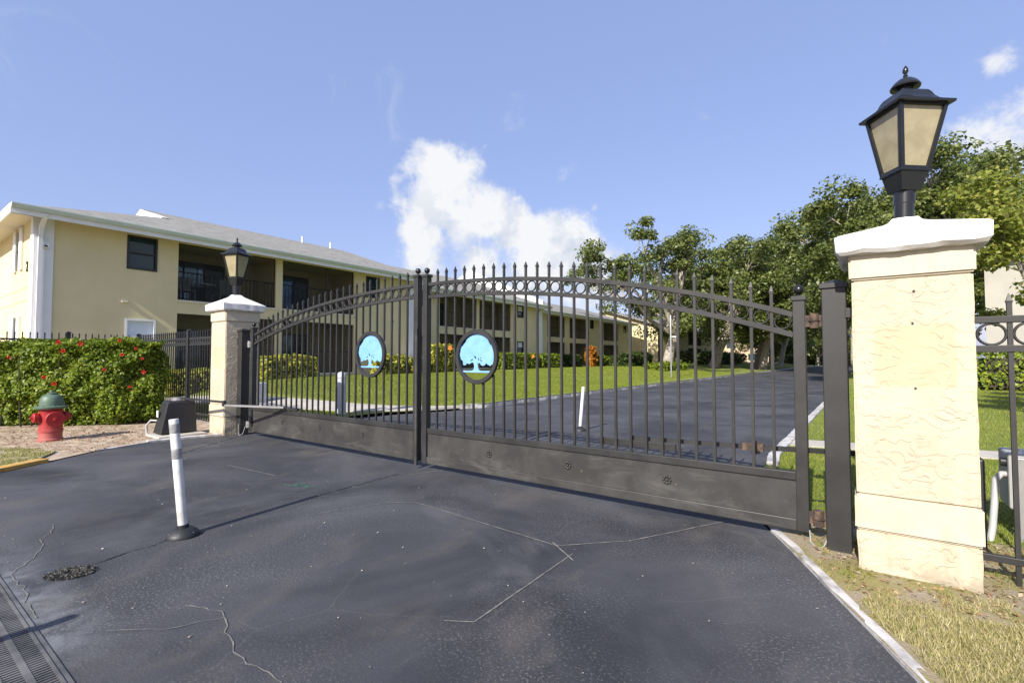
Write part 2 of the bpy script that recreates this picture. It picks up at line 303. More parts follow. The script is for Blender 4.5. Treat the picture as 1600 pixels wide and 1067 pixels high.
# ------------------------------------------------------------------ builders
class MB:
    """collects shapes into one mesh; off is subtracted, so world coordinates can be given for a part of a thing placed at off"""
    def __init__(s, off=(0, 0, 0)): s.v = []; s.f = []; s.off = Vector(off)
    def add(s, vs, fs):
        b = len(s.v); s.v += [tuple(Vector(p)-s.off) for p in vs]; s.f += [tuple(b+i for i in q) for q in fs]; return s
    def box(s, x0, x1, y0, y1, z0, z1):
        if x0 > x1: x0, x1 = x1, x0
        if y0 > y1: y0, y1 = y1, y0
        vs = [(x, y, z) for z in (z0, z1) for x, y in ((x0, y0), (x1, y0), (x1, y1), (x0, y1))]
        return s.add(vs, [(3, 2, 1, 0), (4, 5, 6, 7), (0, 1, 5, 4), (1, 2, 6, 5), (2, 3, 7, 6), (3, 0, 4, 7)])
    def frus(s, cx, cy, a0, b0, z0, a1, b1, z1, cap=True):
        vs = [(cx+sx*a, cy+sy*b, z) for a, b, z in ((a0, b0, z0), (a1, b1, z1)) for sx, sy in ((-1, -1), (1, -1), (1, 1), (-1, 1))]
        fs = [(0, 1, 5, 4), (1, 2, 6, 5), (2, 3, 7, 6), (3, 0, 4, 7)]
        return s.add(vs, fs + ([(3, 2, 1, 0), (4, 5, 6, 7)] if cap else []))
    def tube(s, path, r, n=8, cap=True, square=False):
        P = [Vector(p) for p in path]; rs = r if hasattr(r, '__len__') else [r]*len(P)
        vs = []; fs = []; up = None
        for i, p in enumerate(P):
            d = (P[min(i+1, len(P)-1)]-P[max(i-1, 0)]).normalized()
            if up is None:
                a = Vector((0, 0, 1)) if abs(d.z) < .95 else Vector((0, 1, 0)); u = d.cross(a).normalized()
            else:
                u = (up-d*up.dot(d)).normalized()
            up = u; w = d.cross(u)
            for k in range(n):
                t = 2*math.pi*(k+(.5 if square else 0))/n; q = rs[i]*(1.4142 if square else 1)
                vs.append(p+u*math.cos(t)*q+w*math.sin(t)*q)
        for i in range(len(P)-1):
            for k in range(n): fs.append((i*n+k, i*n+(k+1) % n, (i+1)*n+(k+1) % n, (i+1)*n+k))
        if cap: fs += [tuple(range(n))[::-1], tuple((len(P)-1)*n+k for k in range(n))]
        return s.add(vs, fs)
    def lathe(s, prof, c=(0, 0), n=16, axis=None, origin=None, cap=True):
        """profile of (r, z) about the vertical through c, or about axis at origin"""
        vs = []; fs = []
        if axis is not None:
            A = Vector(axis).normalized(); O = Vector(origin); U = A.orthogonal().normalized(); V = A.cross(U)
        for r, z in prof:
            for k in range(n):
                t = 2*math.pi*k/n
                vs.append((c[0]+r*math.cos(t), c[1]+r*math.sin(t), z) if axis is None else O+A*z+U*(r*math.cos(t))+V*(r*math.sin(t)))
        for i in range(len(prof)-1):
            for k in range(n): fs.append((i*n+k, i*n+(k+1) % n, (i+1)*n+(k+1) % n, (i+1)*n+k))
        if cap: fs += [tuple(range(n))[::-1], tuple((len(prof)-1)*n+k for k in range(n))]
        return s.add(vs, fs)
    def torus(s, c, R_, r, n=16, m=6, ax=None):
        vs = []; fs = []
        for i in range(n):
            t = 2*math.pi*i/n
            for j in range(m):
                p = 2*math.pi*j/m; q = R_+r*math.cos(p)
                vs.append((c[0]+q*math.cos(t), c[1]+(ax or r)*math.sin(p), c[2]+q*math.sin(t)))
        for i in range(n):
            for j in range(m): fs.append((i*m+j, i*m+(j+1) % m, ((i+1) % n)*m+(j+1) % m, ((i+1) % n)*m+j))
        return s.add(vs, fs)
    def prism(s, poly, a0, a1, axis='z'):
        n = len(poly)
        def P(p, a): return (p[0], p[1], a) if axis == 'z' else ((p[0], a, p[1]) if axis == 'y' else (a, p[0], p[1]))
        vs = [P(p, a0) for p in poly]+[P(p, a1) for p in poly]
        return s.add(vs, [tuple(range(n))[::-1], tuple(range(n, 2*n))]+[(i, (i+1) % n, n+(i+1) % n, n+i) for i in range(n)])
    def build(s, name, mat, parent=None, smooth=False, bevel=0, loc=None, recalc=True):
        me = bpy.data.meshes.new(name); me.from_pydata(s.v, [], s.f)
        if recalc:
            bm = bmesh.new(); bm.from_mesh(me); bmesh.ops.recalc_face_normals(bm, faces=bm.faces); bm.to_mesh(me); bm.free()
        return link(name, me, mat, parent, smooth, bevel, loc)
def link(name, me, mat, parent=None, smooth=False, bevel=0, loc=None):
    if mat is not None and not me.materials: me.materials.append(mat)
    if smooth and len(me.polygons): me.shade_smooth(); me.set_sharp_from_angle(angle=R(40))
    o = bpy.data.objects.new(name, me); COL.objects.link(o)
    if parent: o.parent = parent
    if loc: o.location = loc
    if bevel:
        b = o.modifiers.new('bevel', 'BEVEL'); b.width = bevel; b.segments = 2; b.limit_method = 'ANGLE'
    return o
def tag(o, label=None, cat=None, group=None, kind=None):
    if label: o['label'] = label
    if cat: o['category'] = cat
    if group: o['group'] = group
    if kind: o['kind'] = kind
    return o
def thing(name, label, cat, loc, group=None, rz=0):
    o = bpy.data.objects.new(name, None); COL.objects.link(o); o.location = loc; o.rotation_euler = (0, 0, rz); o.empty_display_size = .2
    return tag(o, label, cat, group)
def np_mesh(name, verts, nper):
    """mesh of separate polygons, nper corners each, from an (N*nper, 3) array"""
    n = len(verts)//nper; me = bpy.data.meshes.new(name)
    me.vertices.add(len(verts)); me.vertices.foreach_set('co', np.ascontiguousarray(verts, np.float32).ravel())
    me.loops.add(len(verts)); me.loops.foreach_set('vertex_index', np.arange(len(verts), dtype=np.int32))
    me.polygons.add(n); me.polygons.foreach_set('loop_start', np.arange(0, len(verts), nper, dtype=np.int32))
    try: me.polygons.foreach_set('loop_total', np.full(n, nper, np.int32))
    except Exception: pass
    me.update(calc_edges=True); return me
def leaves(C, size, up=.35, aspect=1.7, jitter=.45, outward=None):
    """diamond leaf per centre"""
    n = len(C); nrm = rng.normal(size=(n, 3)); nrm[:, 2] += up*2
    if outward is not None: nrm += outward
    nrm /= np.linalg.norm(nrm, axis=1)[:, None]
    a = rng.normal(size=(n, 3)); a -= nrm*(a*nrm).sum(1)[:, None]; a /= np.linalg.norm(a, axis=1)[:, None]
    b = np.cross(nrm, a); s = (size*(1+jitter*rng.uniform(-1, 1, n)))[:, None]
    A = a*s*.5*aspect**.5; B = b*s*.5/aspect**.5; k = nrm*s*.12
    return np.stack([C-A, C+B-A*.1+k, C+A, C-B-A*.1+k], 1).reshape(-1, 3)

# ------------------------------------------------------------------ ground heights
def sm(t): t = min(1, max(0, t)); return t*t*(3-2*t)
def zg(x, y):
    if x < -8.3:
        front = .012+.05*sm((-9-x)/5)
        back = .07+.055*sm((y-8)/3)+.50*sm((-9.4-x)/7.4)
        return front+(back-front)*sm((y-4.4)/3.4)
    if x > -1.1: return .02+.22*sm((y-12)/18)
    return 0
def drape(name, poly, off, mat, step, kind='structure', skirt=0, height=None):
    bm = bmesh.new(); vs = [bm.verts.new((*p, 0)) for p in poly]; bm.faces.new(vs)
    bmesh.ops.triangulate(bm, faces=bm.faces)
    xs = [p[0] for p in poly]; ys = [p[1] for p in poly]
    for ax, lo, hi in ((0, min(xs), max(xs)), (1, min(ys), max(ys))):
        c = math.floor(lo)+step
        while c < hi:
            no = (1, 0, 0) if ax == 0 else (0, 1, 0); co = (c, 0, 0) if ax == 0 else (0, c, 0)
            bmesh.ops.bisect_plane(bm, geom=bm.verts[:]+bm.edges[:]+bm.faces[:], plane_co=co, plane_no=no)
            near = (c > -20 and c < 30); c += step if near else step*5
    for v in bm.verts: v.co.z = (height if height is not None else zg(v.co.x, v.co.y))+off
    bmesh.ops.recalc_face_normals(bm, faces=bm.faces)
    if sum(f.normal.z for f in bm.faces) < 0: bmesh.ops.reverse_faces(bm, faces=bm.faces)
    if skirt:
        be = [e for e in bm.edges if e.is_boundary]; r = bmesh.ops.extrude_edge_only(bm, edges=be)
        for v in [g for g in r['geom'] if isinstance(g, bmesh.types.BMVert)]: v.co.z -= skirt
    me = bpy.data.meshes.new(name); bm.to_mesh(me); bm.free(); me.shade_smooth() if not skirt else None
    return tag(link(name, me, mat), kind=kind)
def inside(poly, x, y):
    r = np.zeros(x.shape, bool); n = len(poly)
    for i in range(n):
        x0, y0 = poly[i]; x1, y1 = poly[(i+1) % n]
        c = ((y0 > y) != (y1 > y)) & (x < (x1-x0)*(y-y0)/((y1-y0) or 1e-9)+x0); r ^= c
    return r

LEFT_EDGE = [(-7.0, -.6), (-8.07, 1.08), (-8.384, 1.54), (-8.82, 2.11), (-9.06, 2.80), (-9.0, 3.5), (-8.8, 4.1)]
RIGHT_EDGE = [(-.62, 4.16), (-.47, 3.86), (-.29, 3.48), (-.10, 3.08), (.02, 2.83), (.135, 2.58), (.60, 1.3), (1.3, -1), (2.4, -7)]
KERB_L = [(-8.8, 4.1), (-8.85, 5.6), (-8.75, 6.5), (-8.9, 7.4), (-8.75, 8.3)]
drive = LEFT_EDGE+[(-8.8, 4.75), (-.9, 4.75)]+RIGHT_EDGE+[(2.4, -14), (-7, -14)]
road = [(-8.8, 4.75), (-9.0, 5.6), (-9.25, 6.4), (-9.05, 7.4), (-8.75, 8.3), (-8.7, 9.3), (-8.31, 10.1), (-8.31, 40), (-8.31, 95), (-5.5, 112), (8, 128), (12, 122), (.8, 105), (-1.09, 90), (-1.09, 40), (-1.09, 7.25), (-.9, 4.75)]
gb = bpy.data.meshes.new('ground'); gb.from_pydata([(-1500, -1500, -.12), (1500, -1500, -.12), (1500, 1500, -.12), (-1500, 1500, -.12)], [], [(0, 1, 2, 3)])
tag(link('ground', gb, M['lawn']), kind='structure')
drape('driveway', drive, .0, M['asphalt'], 50, height=0)
drape('road', road, .0, M['road'], 50, height=0)
LL = [(-8.75, 8.3), (-9.05, 7.4), (-9.25, 6.4), (-9.0, 5.6), (-8.8, 4.6), (-17.95, 4.3), (-17.95, 2), (-60, 2), (-60, 120), (-5.5, 120), (-5.5, 112), (-8.31, 95), (-8.31, 10.1), (-8.7, 9.3)]
drape('lawn', LL, 0, M['lawn'], .5)
LF = LEFT_EDGE[::-1]+[(-7.0, -14), (-60, -14), (-60, 2), (-17.95, 2), (-17.95, 4.3), (-8.8, 4.6)]
drape('verge', LF, 0, M['sand'], .5)
LR = [(-.9, 4.75), (-1.09, 7.25), (-1.09, 90), (.8, 105), (12, 122), (60, 122), (60, 4.75)]
drape('lawn', LR, 0, M['lawn'], .5)
RF = [(-.9, 4.75), (60, 4.75), (60, -14), (2.4, -14)]+RIGHT_EDGE[::-1]
drape('verge', RF, 0, M['dryturf'], .5)
SWL = [(-8.3, 9.45), (-9.3, 8.75), (-11.0, 7.85), (-12.8, 6.95), (-17.3, 5.0), (-17.3, 4.45), (-11.3, 6.35), (-9.7, 7.05), (-8.95, 7.9), (-8.7, 8.4)]
drape('sidewalk', SWL, .02, M['concrete'], .5, skirt=.05)
SWR = [(-1.05, 8.25), (1.5, 8.75), (14, 11.2), (14, 12.0), (1.4, 9.35), (-1.05, 8.85)]
drape('sidewalk', SWR, .02, M['concrete'], .5, skirt=.05)
# patch of turf by the hydrant
turf = [(-8.15, 1.0), (-8.5, 1.45), (-9.1, 1.75), (-9.6, 1.55), (-10.6, 1.0), (-11, -1), (-7.4, -1)]
drape('lawn', turf, .02, M['dryturf'], .5)
def kerb(name, line, w, h, mat, out=1, uneven=.012):
    mb = MB(); L = []
    for (x0, y0), (x1, y1) in zip(line, line[1:]):
        n = max(1, min(400, int(math.hypot(x1-x0, y1-y0)/.12))) if abs(y0) < 20 else max(1, int(math.hypot(x1-x0, y1-y0)/3))
        L += [(x0+(x1-x0)*k/n, y0+(y1-y0)*k/n) for k in range(n)]
    L.append(line[-1]); vs = []; fs = []
    for i, p in enumerate(L):
        a = L[max(0, i-1)]; b = L[min(len(L)-1, i+1)]; d = Vector((b[0]-a[0], b[1]-a[1])).normalized(); nn = Vector((-d.y, d.x))*out
        j = lambda q: uneven*noise.noise((p[0]*5+q, p[1]*5, q))
        for u, z in ((0, -.06), (j(1), h*.85+j(5)*.6), (.018, h+j(2)*.6), (w-.018, h+j(3)*.6), (w+j(4), h*.85), (w, -.06)):
            vs.append((p[0]+nn.x*u, p[1]+nn.y*u, z))
    for i in range(len(L)-1):
        for k in range(5): fs.append((i*6+k, i*6+k+1, (i+1)*6+k+1, (i+1)*6+k))
    fs += [tuple(range(6)), tuple((len(L)-1)*6+k for k in range(6))]
    mb.add(vs, fs); return tag(mb.build(name, mat, smooth=True), kind='structure')
kerb('kerb', RIGHT_EDGE, .066, .022, M['kerb'], 1, .014)
kerb('kerb', [(-9.06, 2.80), (-9.0, 3.5), (-8.8, 4.1)], .12, .03, M['kerb'], 1, .02)
kerb('kerb', [(-8.82, 2.11), (-9.06, 2.80)], .05, .018, M['kerb'], 1, .02)
kerb('kerb', [(-7.0, -.6), (-8.07, 1.08), (-8.384, 1.54)], .13, .05, M['yellow'], 1, .02)
kerb('kerb', [(-8.62, 9.5), (-8.31, 10.1), (-8.31, 40), (-8.31, 95), (-5.5, 112), (8, 128)], .16, .11, M['kerb'], 1)
kerb('kerb', [(-1.02, 6.6), (-1.09, 7.25), (-1.09, 40), (-1.09, 90), (.8, 105), (12, 122)], .13, .07, M['kerb'], -1)

# ------------------------------------------------------------------ marks on the driveway
drv = bpy.data.objects['driveway']; rd = bpy.data.objects['road']
def strip(name, pts, w, mat, z=.004, rough=.5, parent=None, gaps=0, seed=0):
    mb = MB(); r = random.Random(seed+len(pts))
    for (x0, y0), (x1, y1) in zip(pts, pts[1:]):
        L = math.hypot(x1-x0, y1-y0); n = max(2, int(L/.025)); d = Vector(((x1-x0)/L, (y1-y0)/L)); nn = Vector((-d.y, d.x)); vs = []; jag = .045 if name == 'pavement_crack' else .004
        for k in range(n+1):
            c = Vector((x0, y0))+d*L*k/n+nn*(noise.noise((x0+k*.11, y0, seed))+.6*noise.noise((x0+k*.37, y0, seed+5)))*jag*math.sin(math.pi*k/n)
            ww = w*.5*max(.12, 1+1.3*rough*noise.noise((k*.33, seed, 3))+.7*noise.noise((k*.9, seed, 8)))
            vs += [(c.x+nn.x*ww, c.y+nn.y*ww, z), (c.x-nn.x*ww, c.y-nn.y*ww, z)]
        fs = [(2*k, 2*k+1, 2*k+3, 2*k+2) for k in range(n) if not (gaps and r.random() < gaps)]
        mb.add(vs, fs)
    return mb.build(name, mat, parent or drv, recalc=False)
strip('loop_cut', [(-3.53, 2.95), (-3.34, 3.087), (-1.777, 2.956)], .010, M['stripe'], seed=1)
strip('loop_cut', [(-1.83, 2.99), (-1.56, 2.80)], .011, M['stripe'], .006, seed=2)
strip('loop_cut', [(-1.777, 2.956), (-1.4, 3.35), (-.95, 4.2)], .010, M['stripe'], seed=3)
strip('loop_cut', [(-1.62, 2.90), (-1.60, 1.87), (-1.73, 1.79)], .009, M['stripe'], seed=4)
strip('loop_cut', [(-3.8, 2.3), (-3.53, 2.95)], .008, M['stripe'], seed=5)
strip('loop_cut', [(-5.37, 2.86), (-6.36, 2.79)], .012, M['stripe'], seed=6)
strip('loop_cut', [(-4.2, 3.78), (-4.05, 4.1)], .012, M['stripe'], seed=7)
strip('pavement_crack', [(-2.93, 1.09), (-2.74, 1.17), (-2.64, 1.158), (-2.3, 1.05), (-1.93, 1.07)], .006, M['stripe'], .004, .5, seed=8)
strip('pavement_crack', [(-2.64, 1.158), (-2.75, .95), (-3.0, .75)], .004, M['stripe'], .005, .5, seed=9)
strip('pavement_crack', [(-4.32, 3.72), (-4.28, 3.0), (-4.25, 2.66)], .010, M['tar'], .004, 1.3, seed=10)
strip('pavement_crack', [(-4.12, 1.44), (-4.03, 1.1), (-3.99, .93)], .008, M['tar'], .004, 1.6, seed=11)
strip('pavement_crack', [(-8.6, 3.95), (-8.1, 3.3), (-7.6, 2.7)], .012, M['tar'], .004, 1.6, seed=12)
strip('pavement_crack', [(-5.2, 1.0), (-4.5, .78), (-4.2, .62), (-3.4, .60)], .006, M['stripe'], .004, .5, seed=13)
# green survey squiggle
g = MB(); gp = [(-4.93, 2.72), (-4.80, 2.73), (-4.72, 2.78), (-4.76, 2.86), (-4.84, 2.83), (-4.79, 2.76), (-4.70, 2.78), (-4.66, 2.83), (-4.62, 2.77), (-4.58, 2.88)]
strip('paint_squiggle', gp, .012, M['greenpaint'], .004, .4, seed=15)
# crumbled patch
n = 900; th = rng.uniform(0, 6.28, n); rr = np.sqrt(rng.uniform(0, 1, n)); u, v = rr*np.cos(th), rr*np.sin(th)
cx_, cy_ = -3.93+.20*u*.55-.03*v, .84+.17*u*.35+.10*v
c = np.stack([cx_, cy_, np.full(n, .005)+rng.uniform(0, .006, n)], 1)
cr = np_mesh('loose_crumbs', leaves(c, .011, .2, 1.2), 4); tag(link('loose_crumbs', cr, M['gravel'], drv), kind='stuff')
# scattered pale bits and a few dry leaves over the asphalt
n = 260; c = np.stack([rng.uniform(-8.2, -.2, n), rng.uniform(.6, 4.0, n), np.full(n, .006)], 1); c = c[(c[:, 0] < .1-.2*(c[:, 1]-2.6)-.1)]
tag(link('scattered_bits', np_mesh('scattered_bits', leaves(c, .009, 3, 1.4, .7), 4), M['palebits'], drv), kind='stuff')
# trench drain along the entrance: two rows of slots in an iron grate, a concrete edge either side
td = thing('trench_drain', 'iron trench drain grate with two rows of slots across the asphalt', 'drain', (-3.2, .47, 0))
o = td.location
mb = MB(o)
for k in range(232):
    x = -6.4+k*.022
    for y0, y1 in ((.405, .463), (.487, .545)): mb.box(x, x+.011, y0, y1, -.02, .0075)
tag(mb.build('grate_bars', M['grate'], td), kind='stuff')
mb = MB(o)
for y0, y1 in ((.393, .405), (.463, .487), (.545, .557)): mb.box(-6.4, -1.28, y0, y1, -.02, .009)
mb.build('grate_frame', M['grate'], td)
MB(o).box(-6.4, -1.28, .405, .545, -.03, .003).build('channel', M['tar'], td)
mb = MB(o)
mb.box(-6.4, -1.28, .375, .393, -.02, .005); mb.box(-6.4, -1.28, .557, .578, -.02, .005); mb.build('concrete_edge', M['grate'], td)

# ------------------------------------------------------------------ gate pillars and lanterns
def rough_cap(name, cx, cy, half, z0, z1, ztop, th, parent, off, seed):
    mb = MB(off); mb.frus(cx, cy, half, half, z0, half, half, z1); o = mb.build(name, M['capwhite'], parent)
    bm = bmesh.new()
    def ring(h, z): return [(-h, -h, z), (h, -h, z), (h, h, z), (-h, h, z)]
    prof = [(half-.02, z0), (half, z0+.02), (half, z1-.015), (half-.02, z1), (th+.03, ztop-.05), (th, ztop-.03), (th-.02, ztop), (0.001, ztop+.004)]
    N = 18; rows = []
    for h, z in prof:
        row = []
        for i in range(4):
            a, b = ring(h, z)[i], ring(h, z)[(i+1) % 4]
            for k in range(N):
                t = k/N; row.append(bm.verts.new((cx+a[0]+(b[0]-a[0])*t-off[0], cy+a[1]+(b[1]-a[1])*t-off[1], z-off[2])))
        rows.append(row)
    for r0, r1 in zip(rows, rows[1:]):
        for k in range(4*N): bm.faces.new((r0[k], r0[(k+1) % (4*N)], r1[(k+1) % (4*N)], r1[k]))
    bm.faces.new(rows[0][::-1])
    for v in bm.verts:
        p = v.co*9+Vector((seed, 0, 0)); a = .011
        v.co += Vector((noise.noise(p), noise.noise(p+Vector((9, 0, 0))), noise.noise(p+Vector((0, 9, 0)))))*a
        q = v.co*26+Vector((seed, 4, 0)); v.co += Vector((noise.noise(q), noise.noise(q+Vector((5, 0, 0))), noise.noise(q+Vector((0, 5, 0)))))*.004
    me = o.data; bm.to_mesh(me); bm.free(); me.shade_smooth(); me.set_sharp_from_angle(angle=R(35))
    return o
def pillar(label, cx, cy, zc, zb0, zb1, zcap0, zcap1, ztop, seed):
    p = thing('gate_pillar', label, 'pillar', (cx, cy, 0), 'stucco pillars either side of the gate'); o = p.location; h = .285
    def shaft(name, hw, z0, z1, mat, amp):
        bm = bmesh.new(); bmesh.ops.create_cube(bm, size=1)
        for v in bm.verts: v.co = Vector((v.co.x*2*hw, v.co.y*2*hw, z0 if v.co.z < 0 else z1))
        bmesh.ops.bevel(bm, geom=bm.edges[:], offset=.012, segments=2, affect='EDGES')
        bmesh.ops.subdivide_edges(bm, edges=[e for e in bm.edges if e.calc_length() > .1], cuts=14, use_grid_fill=True)
        for v in bm.verts:
            q = v.co*7+Vector((seed, 0, 0)); v.co += Vector((noise.noise(q), noise.noise(q+Vector((7, 0, 0))), 0))*amp
        me = bpy.data.meshes.new(name); bm.to_mesh(me); bm.free(); return link(name, me, mat, p, True)
    shaft('base', h-.004, -.05, zb0, M['stucco'], .008)
    shaft('band', h+.006, zb0, zb1, M['stucco_smooth'], .004)
    shaft('shaft', h-.004, zb1, zc, M['stucco'], .004)
    shaft('collar', h+.008, zc, zcap0+.02, M['stucco_smooth'], .002)
    rough_cap('cap', cx, cy, .356, zcap0, zcap1, ztop, .085, p, o, seed)
    return p
pr_ = pillar('broad cream stucco pillar on the dry grass, bright and close, with a chipped white cap', .205, 3.985, 1.79, .262, .472, 1.945, 2.065, 2.195, 3)
pl_ = pillar('cream stucco pillar beside the black operator box, further off', -9.115, 4.085, 1.95, .315, .515, 2.135, 2.265, 2.44, 11)
mb = MB(pr_.location)
for x, z, r in ((.215, 1.51, .006), (.22, 1.13, .006), (.225, 1.70, .007)): mb.lathe([(r, 0), (r, .004)], n=8, axis=(0, -1, 0), origin=(x, 3.702, z))
mb.build('screw_hole', M['dark'], pr_)
def lantern(label, x, y, z0, rz, k, tilt=0):
    L = thing('pillar_lantern', label, 'lantern', (x, y, z0), 'lanterns on the gate pillars', rz); b = M['lampblack']
    if tilt: L.rotation_euler = (Matrix.Rotation(R(tilt), 3, Vector((-math.sin(R(36.2)), math.cos(R(36.2)), 0))) @ Matrix.Rotation(rz, 3, 'Z')).to_euler()   # it leans a little
    MB().lathe([(.052*k, -.03), (.052*k, .09*k), (.058*k, .095*k), (.058*k, .185*k)], n=20).build('pole', b, L, True)
    mb = MB(); mb.frus(0, 0, .062*k, .062*k, .17*k, .088*k, .088*k, .30*k); mb.frus(0, 0, .094*k, .094*k, .285*k, .094*k, .094*k, .30*k); mb.build('holder', b, L, bevel=.003)
    zb, zt, hb, ht = .305*k, .70*k, .080*k, .142*k
    mb = MB()
    for sx, sy in ((-1, -1), (1, -1), (1, 1), (-1, 1)): mb.tube([(sx*hb, sy*hb, zb-.004), (sx*ht, sy*ht, zt)], .011*k, 4, square=True)
    for z, h, r in ((zb, hb, .011), (zt-.008, ht-.001, .012)):
        q = [(-h, -h, z), (h, -h, z), (h, h, z), (-h, h, z)]
        for i in range(4): mb.tube([q[i], q[(i+1) % 4]], r*k, 4, square=True)
    mb.build('frame', b, L)
    for i in range(4):
        q = [(-1, -1), (1, -1), (1, 1), (-1, 1)]; a, c = q[i], q[(i+1) % 4]
        pm = MB(); ih, it = hb-.004, ht-.004; w = .003
        pm.add([(a[0]*ih, a[1]*ih, zb), (c[0]*ih, c[1]*ih, zb), (c[0]*it, c[1]*it, zt), (a[0]*it, a[1]*it, zt),
                (a[0]*(ih-w), a[1]*(ih-w), zb), (c[0]*(ih-w), c[1]*(ih-w), zb), (c[0]*(it-w), c[1]*(it-w), zt), (a[0]*(it-w), a[1]*(it-w), zt)],
               [(0, 1, 2, 3), (7, 6, 5, 4), (0, 4, 5, 1), (1, 5, 6, 2), (2, 6, 7, 3), (3, 7, 4, 0)]); pm.build('glass_pane', M['frost'], L)
    # bell-curved square hood with a flared rim
    prof = [(.150, .688), (.176, .693), (.178, .708), (.150, .722), (.122, .742), (.104, .768), (.094, .795), (.082, .815), (.060, .828), (.048, .832)]
    mb = MB(); vs = []; fs = []
    for h, z in prof: vs += [(sx*h*k, sy*h*k, z*k) for sx, sy in ((-1, -1), (1, -1), (1, 1), (-1, 1))]
    for i in range(len(prof)-1):
        for j in range(4): fs.append((i*4+j, i*4+(j+1) % 4, (i+1)*4+(j+1) % 4, (i+1)*4+j))
    fs += [(3, 2, 1, 0), tuple(len(vs)-4+j for j in range(4))]
    mb.add(vs, fs).build('hood', b, L, True)
    MB().lathe([(.042*k, .82*k), (.042*k, .855*k), (.080*k, .860*k), (.083*k, .868*k), (.066*k, .895*k), (.040*k, .918*k), (.014*k, .930*k), (.009*k, .94*k)], n=24).build('vent_cap', b, L, True)
    MB().lathe([(.008*k, .93*k), (.014*k, .945*k), (.008*k, .955*k), (.017*k, .972*k), (.015*k, .99*k), (.004*k, 1.012*k)], n=12).build('finial', b, L, True)
    return L
lantern('large black lantern with cream glass, high on the near right pillar against the sky', .205, 3.985, 2.20, R(36.2), .99, 2.2)
lantern('smaller looking black lantern with cream glass in front of the screened balcony', -9.115, 4.085, 2.44, R(21), 1.03)

# ------------------------------------------------------------------ the two gate leaves
GY = 4.10
def spike_mesh():
    mb = MB(); r = .0125
    mb.tube([(0, 0, 0), (0, 0, .012)], r, 4, square=True)
    mb.frus(0, 0, .0155, .0155, .012, .0155, .0155, .018); mb.frus(0, 0, .0135, .0135, .018, .002, .002, .062)
    me = bpy.data.meshes.new('spike'); me.from_pydata(mb.v, [], mb.f); me.materials.append(M['iron']); return me
SPIKE = spike_mesh()
mb = MB(); mb.torus((0, 0, 0), .0515, .006, 22, 8, .0105); RING = bpy.data.meshes.new('ring'); RING.from_pydata(mb.v, [], mb.f); RING.materials.append(M['iron']); RING.shade_smooth()
def rosette_mesh():
    mb = MB()
    mb.lathe([(.012, 0), (.012, .012), (.006, .017)], n=10, axis=(0, -1, 0), origin=(0, 0, 0))
    for k in range(8):
        t = k*math.pi/4; mb.lathe([(.011, 0), (.011, .008), (.006, .013)], n=8, axis=(0, -1, 0), origin=(.029*math.cos(t), 0, .029*math.sin(t)))
    mb.torus((0, -.002, 0), .02, .004, 14, 5)
    me = bpy.data.meshes.new('rosette'); me.from_pydata(mb.v, [], mb.f); me.materials.append(M['panel']); me.shade_smooth(); return me
ROS = rosette_mesh()
def medallion(parent, off, x, z, y, r, front=-1):
    ox = Vector((x, y, z))-Vector(off)
    mb = MB()   # flat ring with a rounded rim
    mb.lathe([(r*.845, -.014), (r*.99, -.014), (r, -.008), (r, .018), (r*.99, .024), (r*.845, .024), (r*.845, -.014)], n=56, axis=(0, -1, 0), origin=(0, 0, 0), cap=False)
    ring = mb.build('medallion_ring', M['iron'], parent, True, loc=ox)
    def U(p): return Vector(((p[0]-560)/330*r, 0, -(p[1]-562)/402*r))
    can = [(510, 650), (470, 652), (440, 672), (400, 660), (385, 682), (345, 682), (335, 622), (300, 600), (292, 500), (306, 425), (345, 385), (380, 345), (400, 300), (440, 268), (490, 242), (540, 228), (600, 228), (640, 238), (690, 268), (735, 310), (745, 350), (768, 388), (800, 405), (824, 440), (830, 520), (826, 570), (822, 650), (770, 697), (740, 680), (700, 660), (690, 680), (640, 690), (612, 652), (575, 648)]
    out = []
    rr = random.Random(4)
    for a, b in zip(can, can[1:]):
        L = math.hypot(b[0]-a[0], b[1]-a[1]); n = max(1, int(L/13)); nx, ny = (b[1]-a[1])/L, -(b[0]-a[0])/L
        for k in range(n):
            t = k/n; j = rr.uniform(-7, 7) if k else 0; out.append((a[0]+(b[0]-a[0])*t+nx*j, a[1]+(b[1]-a[1])*t+ny*j))
    out.append(can[-1])
    out += [(580, 720), (595, 755), (625, 766), (800, 766), (786, 792), (336, 792), (322, 766), (480, 766), (512, 752), (522, 700)]
    holes = [[(450, 630), (490, 590), (512, 600), (480, 620)], [(512, 556), (536, 548), (555, 575), (546, 602), (530, 580)], [(578, 590), (592, 572), (598, 612), (582, 618)], [(610, 578), (632, 568), (626, 592)], [(603, 612), (620, 603), (650, 630), (626, 628)]]
    bm = bmesh.new()
    for lp in [out]+holes:
        vs = [bm.verts.new(U(p)) for p in lp]
        for i in range(len(vs)): bm.edges.new((vs[i], vs[(i+1) % len(vs)]))
    bmesh.ops.triangle_fill(bm, use_beauty=True, use_dissolve=False, edges=bm.edges[:], normal=(0, -1, 0))
    me = bpy.data.meshes.new('tree_emblem'); bm.to_mesh(me); bm.free()
    o = link('tree_emblem', me, M['blue'], ring, loc=(0, 0, 0)); s = o.modifiers.new('plate', 'SOLIDIFY'); s.thickness = .006; s.offset = 0
